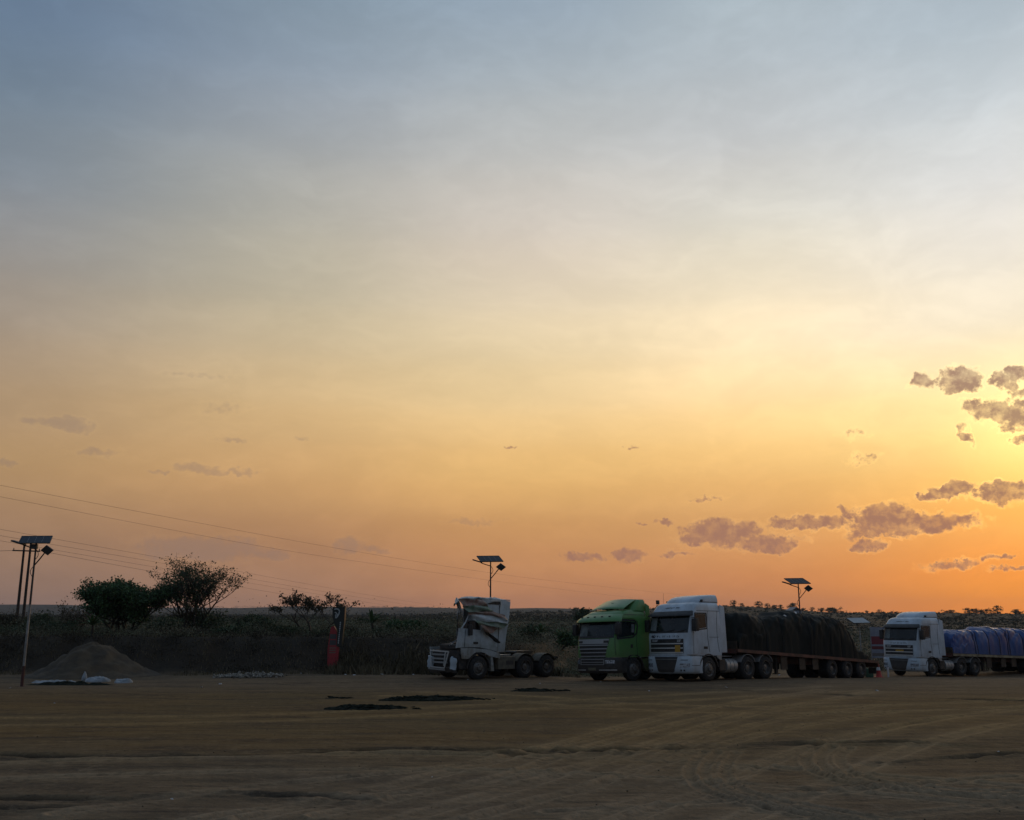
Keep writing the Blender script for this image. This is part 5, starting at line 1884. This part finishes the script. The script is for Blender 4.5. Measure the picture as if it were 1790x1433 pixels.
# ------------------------------------------------------------------ solar street lamps
def lamp(px, y, ztop, label, base_red=False, plain=False, rz=0.0):
    p = spot(px, y)
    h = ztop - p[2]
    root = empty('solar_street_lamp', (p[0], p[1], p[2] - .02), label, 'street lamp', None, rz)
    dark = M_postd
    MB().tube([(0, 0, -.1), (0, 0, h * .55)], [.052, .045], 10).build('pole', M_post, root, smooth=50)
    MB().tube([(0, 0, h * .55), (0, 0, h - .12)], [.044, .034], 10).build('upper_pole', dark if not plain else M_post, root, smooth=50)
    if base_red:
        MB().tube([(0, 0, 0), (0, 0, .82)], [.064, .060], 10).build('painted_base', M_rust, root, smooth=50)
    bpz = MB().box(-.16, .16, -.16, .16, 0, .03)
    bpz.build('base_plate', M_rust, root)
    # tilted solar panel on top
    cx, cz = (-.04, h - .02)
    ux = Vector((.98, .15, .02)).normalized()
    uy = Vector((.30, -.86, -.40)).normalized()
    nn = ux.cross(uy).normalized()
    if nn.z < 0:
        nn = -nn
    gl = []
    for a in (-.60, .60):
        gl.append([Vector((cx, 0, cz)) + ux * a + uy * b for b in (-.42, .42)])
    pn = MB().sheet(gl, .03, nn).build('solar_panel', M_panel, root)
    fr = MB()
    cs = [gl[0][0], gl[0][1], gl[1][1], gl[1][0]]
    for a, b in zip(cs, cs[1:] + cs[:1]):
        fr.beam(a - nn * .012, b - nn * .012, .03, .042, up=nn)
    fr.build('panel_frame', M_postd, pn)
    for t in (-.28, 0, .28):
        MB().beam(Vector((cx, 0, cz)) + ux * t - uy * .35 + nn * .004, Vector((cx, 0, cz)) + ux * t + uy * .35 + nn * .004, .008, .004, up=nn).build('cell_line', M_greybar, pn)
    MB().tube([(0, 0, h - .13), (0, 0, h - .04)], .05, 8).build('panel_bracket', dark, root)
    if plain:
        pn.data.materials[0] = mat('pale_panel', (.30, .32, .32), .4)
        return root

    def arm(z, pts, head, hd, name):
        ar = MB().tube([(q[0], q[1], z + q[2]) for q in pts], .026, 6).build('arm', dark, root, smooth=60)
        e = Vector((pts[-1][0], pts[-1][1], z + pts[-1][2]))
        d = Vector(hd[0]).normalized()
        s = Vector(hd[1]).normalized()
        n = d.cross(s).normalized()
        gr = [[e + d * (a * head[0]) + s * (b * head[1]) for b in (-.5, .5)] for a in (-.12, .88)]
        MB().sheet(gr, head[2], n).build('lamp_head', M_lhead, root, bevel=.01)
    arm(h - .42, [(0, 0, 0), (-.28, -.02, .09), (-.52, -.04, .17)], (.55, .24, .07), ((-.95, -.06, .28), (0, 1, .05)), 'a')
    arm(h - 1.10, [(0, 0, 0), (.24, -.05, .28), (.46, -.1, .56)], (.34, .36, .06), ((.45, -.15, .35), (.75, .2, -.55)), 'b')
    for z, sg in ((h - .64, 1), (h - 1.34, -1)):
        pts = [(sg * .13 * math.sin(PI * t / 8) + .0, 0, z - .24 + .48 * t / 8) for t in range(9)]
        MB().tube(pts, .014, 5).build('cable_loop', M_wire, root)
    MB().box(-.13, .12, -.16, -.05, h - .42, h - .22).build('battery_box', M_lhead, root, bevel=.01) if base_red else None
    return root


lamp(38, 40.6, zat(62, 941, 40.6), 'solar street lamp with a red painted base beside the dirt mound', base_red=True)
lamp(857, 53.0, zat(857, 975, 53.0), 'solar street lamp rising directly behind the wrecked truck')
lamp(1405, 60.0, zat(1399, 1014, 60.0), 'solar street lamp rising behind the dark tarpaulin load')
lamp(1508, 66.0, zat(1500, 1083, 66.0), 'low solar lamp with a pale panel behind the rear end of the dark load', plain=True)

# ------------------------------------------------------------------ power line
def power_pole(px, pxt, y, pyt, label):
    p = spot(px, y)
    t = at(pxt, pyt, y)
    root = empty('power_pole', (p[0], p[1], p[2] - .1), label, 'power pole', 'paired wooden poles of the power line')
    rel = Vector((t.x - p[0], 0, t.z - p[2] + .1))
    MB().tube([(0, 0, -.3), tuple(rel * .5), tuple(rel)], [.15, .13, .10], 8).build('pole', M_wood, root, smooth=60)
    return root, rel


pa, ra = power_pole(27.5, 43, 95, 950, 'leaning wooden power pole of a pair beside the solar lamp')
pb, rb_ = power_pole(38.5, 54, 95, 950, 'leaning wooden power pole of a pair beside the solar lamp')
ca, cb = at(22, 962, 94.82), at(70, 963.5, 94.82)
xa = MB()
o0 = Vector((pb.location.x, pb.location.y, pb.location.z))
MB().beam(ca - o0, cb - o0, .10, .12).build('cross_arm', M_wood, pb)
for t in (.04, .42, .97):
    q = (ca - o0).lerp(cb - o0, t)
    MB().tube([q + Vector((0, 0, .05)), q + Vector((0, 0, .12)), q + Vector((0, 0, .26))], [.03, .05, .03], 6).build('insulator', M_lhead, pb)


def wire(pts, d0, d1, label, group, r=.016):
    """pts: photo points; the wire runs from distance d0 (first) to d1 (last)"""
    P_ = []
    n = len(pts)
    L = pts[-1][0] - pts[0][0]
    cu = []
    for i in range(n - 1):
        p0, p1, p2, p3 = pts[max(i - 1, 0)], pts[i], pts[i + 1], pts[min(i + 2, n - 1)]
        for k in range(8):
            t = k / 8
            q = [.5 * ((2 * p1[c]) + (p2[c] - p0[c]) * t + (2 * p0[c] - 5 * p1[c] + 4 * p2[c] - p3[c]) * t * t + (3 * p1[c] - p0[c] - 3 * p2[c] + p3[c]) * t ** 3) for c in (0, 1)]
            cu.append(q)
    cu.append(pts[-1])
    for q in cu:
        t = (q[0] - pts[0][0]) / L
        d = 1 / ((1 - t) / d0 + t / d1)
        P_.append(at(q[0], q[1], d))
    o = MB().tube(P_, r, 5).build('overhead_wire', M_wire, None, fix=False)
    tag(o, label, 'wire', group)
    return o


for pts in ([(-120, 904), (0, 925), (300, 978), (430, 1001), (640, 1039), (800, 1064)], [(-120, 915), (0, 936), (300, 987), (560, 1033), (780, 1067)], [(-120, 925), (0, 945), (300, 996), (600, 1046), (740, 1068)]):
    wire(pts, 85, 330, 'power line wire of the lower bunch sloping down behind the trees', 'lower power line wires', .013)
wire([(70, 963), (300, 1005), (450, 1031), (540, 1046)], 95, 240, 'power line wire leading away from the cross arm of the paired poles', None, .016)
wire([(-120, 966), (-40, 964), (24, 962)], 70, 94.8, 'short wire running from the cross arm out past the solar lamp', None, .02)
for pts in ([(-120, 826), (0, 848), (300, 905), (600, 960), (900, 1007), (1250, 1046)], [(-120, 845), (0, 868), (300, 926), (500, 962), (700, 992), (900, 1020), (1150, 1050)]):
    wire(pts, 70, 300, 'upper thin wire crossing high above the leafy trees', 'upper wires', .010)

# ------------------------------------------------------------------ red and black pylon sign
sx, sy, sz = spot(587, 50.4)
sign = empty('pylon_sign', (sx, sy, sz - .02), 'tall red pylon sign with a black upper wing and white emblem', 'sign')
KU, KZ = 50.4 / 1738, 50.4 / 1777
zb = at(587, 1172, 50.4).z


def su(px, py):
    return ((px - 587) * KU, (zb - sz) + (1172 - py) * KZ + .02)


def slab(pts, y0, y1, name, m, par):
    return MB().prism([su(*q) for q in pts], y0, y1).build(name, m, par)


slab([(575.5, 1176), (588, 1176), (590.5, 1160), (591, 1131), (587.6, 1131), (587.6, 1106), (585.5, 1101), (581.5, 1095), (577, 1097), (575, 1110), (572.5, 1135), (573, 1160)], -.14, .14, 'red_column', M_sred, sign)
bw = slab([(579, 1062), (600.5, 1062.5), (600, 1085), (598, 1110), (596.6, 1130.4), (587.7, 1130.4), (588.2, 1104), (585.2, 1095.5), (581, 1086), (578.6, 1076)], -.17, .17, 'black_wing', M_sblk, sign)
# white leaping emblem drawn as curved strokes
def stroke(pts, w, par, name):
    mb = MB()
    q = [Vector((su(*p)[0], -.178, su(*p)[1])) for p in pts]
    for a, b in zip(q, q[1:]):
        mb.beam(a, b + (b - a).normalized() * w * .3, .008, w, up=(0, 0, 1))
    return mb.build(name, M_swht, par)


stroke([(582, 1066), (585, 1065), (589, 1066), (591, 1069), (590, 1074), (587.5, 1079), (585, 1081)], .055, bw, 'emblem_stroke')
stroke([(583, 1071), (585.5, 1072.5), (587.5, 1075), (586.5, 1078)], .05, bw, 'emblem_stroke')
stroke([(584.5, 1081), (584.2, 1076.5), (586, 1073)], .035, bw, 'emblem_stroke')
for k in range(11):
    py = 1088 + k * 3.5
    pxc = 593.2 - k * .22
    w = random.uniform(1.2, 2.0)
    MB().prism([su(pxc - w / 2, py + 2.4), su(pxc + w / 2, py + 2.4), su(pxc + w / 2, py), su(pxc - w / 2, py)], -.177, -.171).build('sign_letter', M_swht, bw)
for py, h_ in ((1109, 8.5), (1119.5, 8.5), (1132, 2), (1136, 2), (1140, 2)):
    MB().prism([su(575.2, py + h_), su(586.6, py + h_), su(586.6, py), su(575.8, py)], -.146, -.141).build('price_panel', mat('price_panel', (.055, .05, .05), .5) if h_ > 5 else mat('price_line', (.16, .11, .08), .5), sign)

# ------------------------------------------------------------------ banner, shed, cone and bits by the right hand trucks
bxp = spot(1538, 68)
bn = empty('roadside_banner', bxp, 'white and red printed banner on posts behind the last trailer', 'banner', None, -.35)
z0, z1 = zat(1538, 1150, 68) - bxp[2], zat(1538, 1096, 68) - bxp[2]
MB().box(-.42, .5, -.02, .02, z0, z1).build('banner_sheet', mat('banner_white', (.30, .31, .34), .6, col2=(.22, .22, .26), nscale=2), bn)
for a, b, c in ((.44, .70, (.20, .03, .04)), (.28, .38, (.16, .03, .03)), (.06, .16, (.16, .13, .11))):
    MB().box(-.40, .48, -.026, -.021, z0 + (z1 - z0) * a, z0 + (z1 - z0) * b).build('printed_band', mat('banner_%d' % int(a * 100), c, .6), bn)
for x in (-.44, .52):
    MB().tube([(x, 0, -.1), (x, 0, z1 + .02)], .03, 6).build('post', M_post, bn)

hx, hy, hz = spot(1388, 440)
sh = empty('hillside_shed', (hx, hy, hz - .2), 'small blue grey shed on the slope behind the dark load', 'shed', None, .4)
MB().box(-2.6, 2.6, -2, 2, 0, 3.0).build('wall', M_shed, sh)
MB().prism([(-2.9, 2.95), (0, 4.3), (2.9, 2.95), (2.9, 3.1), (0, 4.5), (-2.9, 3.1)], -2.3, 2.3).build('roof', mat('shed_roof', (.13, .15, .18), .5, .3), sh)
MB().box(-.5, .5, -2.03, -2.001, .1, 2.2).build('door', M_black, sh)


def ground_at(px, py):
    x, y = gp(px, py)
    for _ in range(12):
        x, y = gp(px, py, g(x, y))
    return x, y, g(x, y)


cx, cy, cz = 19.9, 54.6, 0
cz = g(cx, cy)
cn = empty('traffic_cone', (cx, cy, cz), 'red and white traffic cone behind the tail of the dark loaded trailer', 'cone')
cm = MB()
prof = [(0, .19), (.02, .17), (.35, .10), (.36, .105), (.55, .065), (.56, .062), (.74, .035), (.75, .01)]
o_ = MB().lathe_y(prof, n=16)
MB().add([(v[0], v[2], v[1]) for v in o_.v], o_.f).build('cone_body', M_cone, cn, smooth=40)
ob = MB().lathe_y([(.37, .108), (.54, .074)], n=16)
MB().add([(v[0], v[2], v[1]) for v in ob.v], ob.f).build('white_band', M_litter, cn)
MB().box(-.22, .22, -.22, .22, 0, .035).build('cone_base', M_cone, cn, bevel=.01)
cx, cy = 20.45, 54.7
mp = empty('marker_post', (cx, cy, g(cx, cy)), 'short white marker post next to the red cone', 'post')
MB().tube([(0, 0, -.05), (.01, 0, .55)], .05, 8).build('post_body', M_litter, mp, smooth=50)
MB().tube([(.01, 0, .55), (.01, 0, .62)], [.06, .045], 8).build('post_cap', M_sack, mp, smooth=50)
cx, cy = 19.35, 54.5
jc = empty('jerrycan', (cx, cy, g(cx, cy)), 'dark green jerrycan on the ground behind the trailer wheels', 'jerrycan')
MB().box(-.20, .20, -.12, .12, 0, .48).build('can_body', M_jerry, jc, bevel=.04, smooth=50)
MB().tube([(-.12, 0, .46), (-.1, 0, .56), (.08, 0, .56), (.1, 0, .46)], .02, 6).build('can_handle', M_jerry, jc)
MB().tube([(.15, 0, .46), (.17, 0, .53)], .04, 8).build('can_cap', M_black, jc)

# ------------------------------------------------------------------ mound, sheeting, rubble, nets, litter
def heap(name, label, cat, cx, cy, rx, ry, h, m, seed, n=56, pw=1.0, rough=.12, kind=None, ns=1.2, par=None):
    vs, fs = [], []
    rings = 26
    for i in range(rings + 1):
        t = i / rings
        for k in range(n):
            a = 2 * PI * k / n
            wob = 1 + .16 * mn.noise(Vector((math.cos(a) * 1.3, math.sin(a) * 1.3, seed)))
            x, y = cx + rx * t * math.cos(a) * wob, cy + ry * t * math.sin(a) * wob
            pr = (.5 + .5 * math.cos(PI * t)) * .55 + (1 - t) * .45 if pw > 1 else (1 - t) ** pw
            z = h * pr + mn.fractal(Vector((x * ns, y * ns, seed)), 1.0, 2.0, 4) * rough * min(1, (1 - t) * 5)
            vs.append((x, y, g(x, y) + max(z, 0) - .06 * (t > .97)))
    for i in range(rings):
        for k in range(n):
            a, b = i * n + k, i * n + (k + 1) % n
            fs.append((a, b, b + n, a + n))
    base = Vector((cx, cy, g(cx, cy)))
    vs = [tuple(Vector(v) - base) for v in vs]
    o = MB().add(vs, fs).build(name, m, par, smooth=70)
    o.location = base
    tag(o, label, cat)
    return o


heap('dirt_mound', 'tall cone shaped heap of grey brown soil beside the lot', 'mound', -20.1, 48.1, 3.1, 2.7, 1.60, M_mound, 2.0, pw=1.12, rough=.18, ns=2.2)
for px, py, wpx, h, ry, sd, lb in ((95, 1193, 78, .10, .5, 4.0, 'long flat strip of crumpled white sheeting at the foot of the mound'), (172, 1191, 46, .22, .5, 6.0, 'bulging white sack lying at the middle of the mound foot'), (216, 1193, 32, .15, .4, 8.0, 'smaller pale sack lying at the right foot of the mound'), (147, 1190, 9, .42, .16, 9.0, 'small upright white plastic scrap beside the bulging sack')):
    x, y, z = ground_at(px, py)
    heap('white_sheeting', lb, 'sheeting', x, y, wpx / 2 / 1738 * y, ry, h, M_sack, sd, n=40, pw=.45 if h > .14 else .8, rough=.10, ns=3.5)
x, y, z = ground_at(120, 1197)
heap('dark_rubbish', 'low dark heap of rubbish in front of the white sheeting', 'rubbish', x, y, 2.0, .4, .14, M_net, 5.0, rough=.1, ns=3)

rg = np.random.default_rng(33)
ico = bmesh.new()
bmesh.ops.create_icosphere(ico, subdivisions=1, radius=1)
IV = np.array([v.co[:] for v in ico.verts])
IF = np.array([[v.index for v in f.verts] for f in ico.faces])
ico.free()


def stones(name, label, px0, px1, py, n, smin, smax, hmax, m, ydepth):
    Vs, Fs = [], []
    x0, y0, z0 = ground_at(px0, py)
    x1 = ground_at(px1, py)[0]
    for i in range(n):
        t = rg.beta(1.6, 1.6)
        x = x0 + (x1 - x0) * t
        y = y0 + rg.normal(0, ydepth)
        s = rg.uniform(smin, smax)
        z = g(x, y) + abs(rg.normal(0, .4)) * hmax * (1 - abs(t - .5) * 1.2) + s * .3
        v = IV * s * rg.uniform(.6, 1.3, 3) * (1 + rg.normal(0, .18, (len(IV), 1))) + np.array([x, y, z])
        Fs.append(IF + len(IV) * i)
        Vs.append(v)
    o = link_mesh(name, np_mesh(name, np.vstack(Vs), np.vstack(Fs)), m)
    o['kind'] = 'stuff'
    tag(o, label, 'rubble')


stones('rubble_pile', 'low pile of pale broken stones at the edge of the lot', 374, 492, 1184, 700, .02, .065, .22, M_rub, .40)
stones('gravel_scatter', 'pebbles and clods scattered over the dirt lot', -30, 1820, 1300, 350, .006, .018, .0, mat('clod', (.13, .10, .06), .95), 5.5)

for px, py, wpx, ry, h, sd, lb in ((635, 1239, 140, .50, .09, 12.0, 'crumpled black netting on the dirt, closest to the middle of the lot'), (750, 1223, 172, .50, .10, 15.0, 'long crumpled black netting on the dirt in front of the wrecked truck'), (928, 1208, 76, .40, .07, 18.0, 'small crumpled black netting lying just below the wreck rear wheels'), (575, 1221, 14, .15, .06, 21.0, 'tiny black scrap of netting behind the crumpled netting')):
    x, y, z = ground_at(px, py)
    rx = wpx / 2 / 1738 * y
    o = heap('black_netting', lb, 'netting', x, y, rx, ry, h, M_net, sd, n=72, pw=.4, rough=.10, ns=3.4)
    for k in range(int(5 + wpx / 14)):
        a0 = rg.uniform(0, 2 * PI)
        pts = []
        u, v = rg.uniform(-.85, .85) * rx, rg.uniform(-.6, .6) * ry
        for j in range(6):
            uu, vv = u + .16 * j, v + .12 * math.sin(j * 1.1 + a0)
            e = max(0, 1 - math.hypot(uu / rx, vv / ry))
            pts.append((uu, vv, h * e ** .5 + .02 + .03 * math.sin(j * 2 + a0)))
        MB().tube(pts, .018, 4).build('net_strand', M_net, o, fix=False)

LT = [(17, 1204), (95, 1231), (150, 1183), (352, 1203), (385, 1197), (527, 1178), (590, 1171), (588, 1178), (604, 1180), (634, 1177), (650, 1178), (677, 1177), (706, 1177), (668, 1180), (755, 1361), (996, 1178), (1091, 1184), (1362, 1181), (1405, 1184), (1533, 1209), (492, 1182), (818, 1189), (944, 1196), (1135, 1209), (1050, 1193), (620, 1181), (722, 1180), (1270, 1203), (1745, 1316), (300, 1400)]
lit = None
for i, (px, py) in enumerate(LT):
    x, y, z = ground_at(px, py)
    gr = []
    s = y / 1738 * rg.uniform(1.0, 2.0) * (1.8 if i in (3, 9, 15) else 1)
    for a in range(4):
        gr.append([(s * (a - 1.5) * .9 + rg.normal(0, s * .15), s * (b - 1.5) * .6 + rg.normal(0, s * .15), abs(rg.normal(0, s * .5)) + .01) for b in range(4)])
    o = MB().sheet(gr, .004, (0, 0, 1)).build('litter_scrap', M_litter, None, smooth=60)
    o.location = (x, y, z + .015)
    o.rotation_euler = (0, 0, rg.uniform(0, 6))
    tag(o, 'small crumpled white litter scrap lying on the dirt', 'litter', 'litter scraps over the lot')

# ------------------------------------------------------------------ evening haze over the land
def haze():
    o = MB().box(-3400, 3400, -3400, 3400, -60, 64).build('haze', None, None)
    m = bpy.data.materials.new('evening_haze')
    m.use_nodes = True
    T = NT(m.node_tree)
    T.n.remove(T.n['Principled BSDF'])
    v = T.new('ShaderNodeVolumePrincipled')
    v.inputs['Color'].default_value = (.74, .82, .92, 1)
    v.inputs['Density'].default_value = .0001
    v.inputs['Anisotropy'].default_value = .15
    out = [n for n in T.n if n.type == 'OUTPUT_MATERIAL'][0]
    T.l.new(v.outputs[0], out.inputs['Volume'])
    o.data.materials.append(m)
    o['kind'] = 'stuff'
    tag(o, 'thin evening haze hanging over the far slopes', 'haze')


haze()
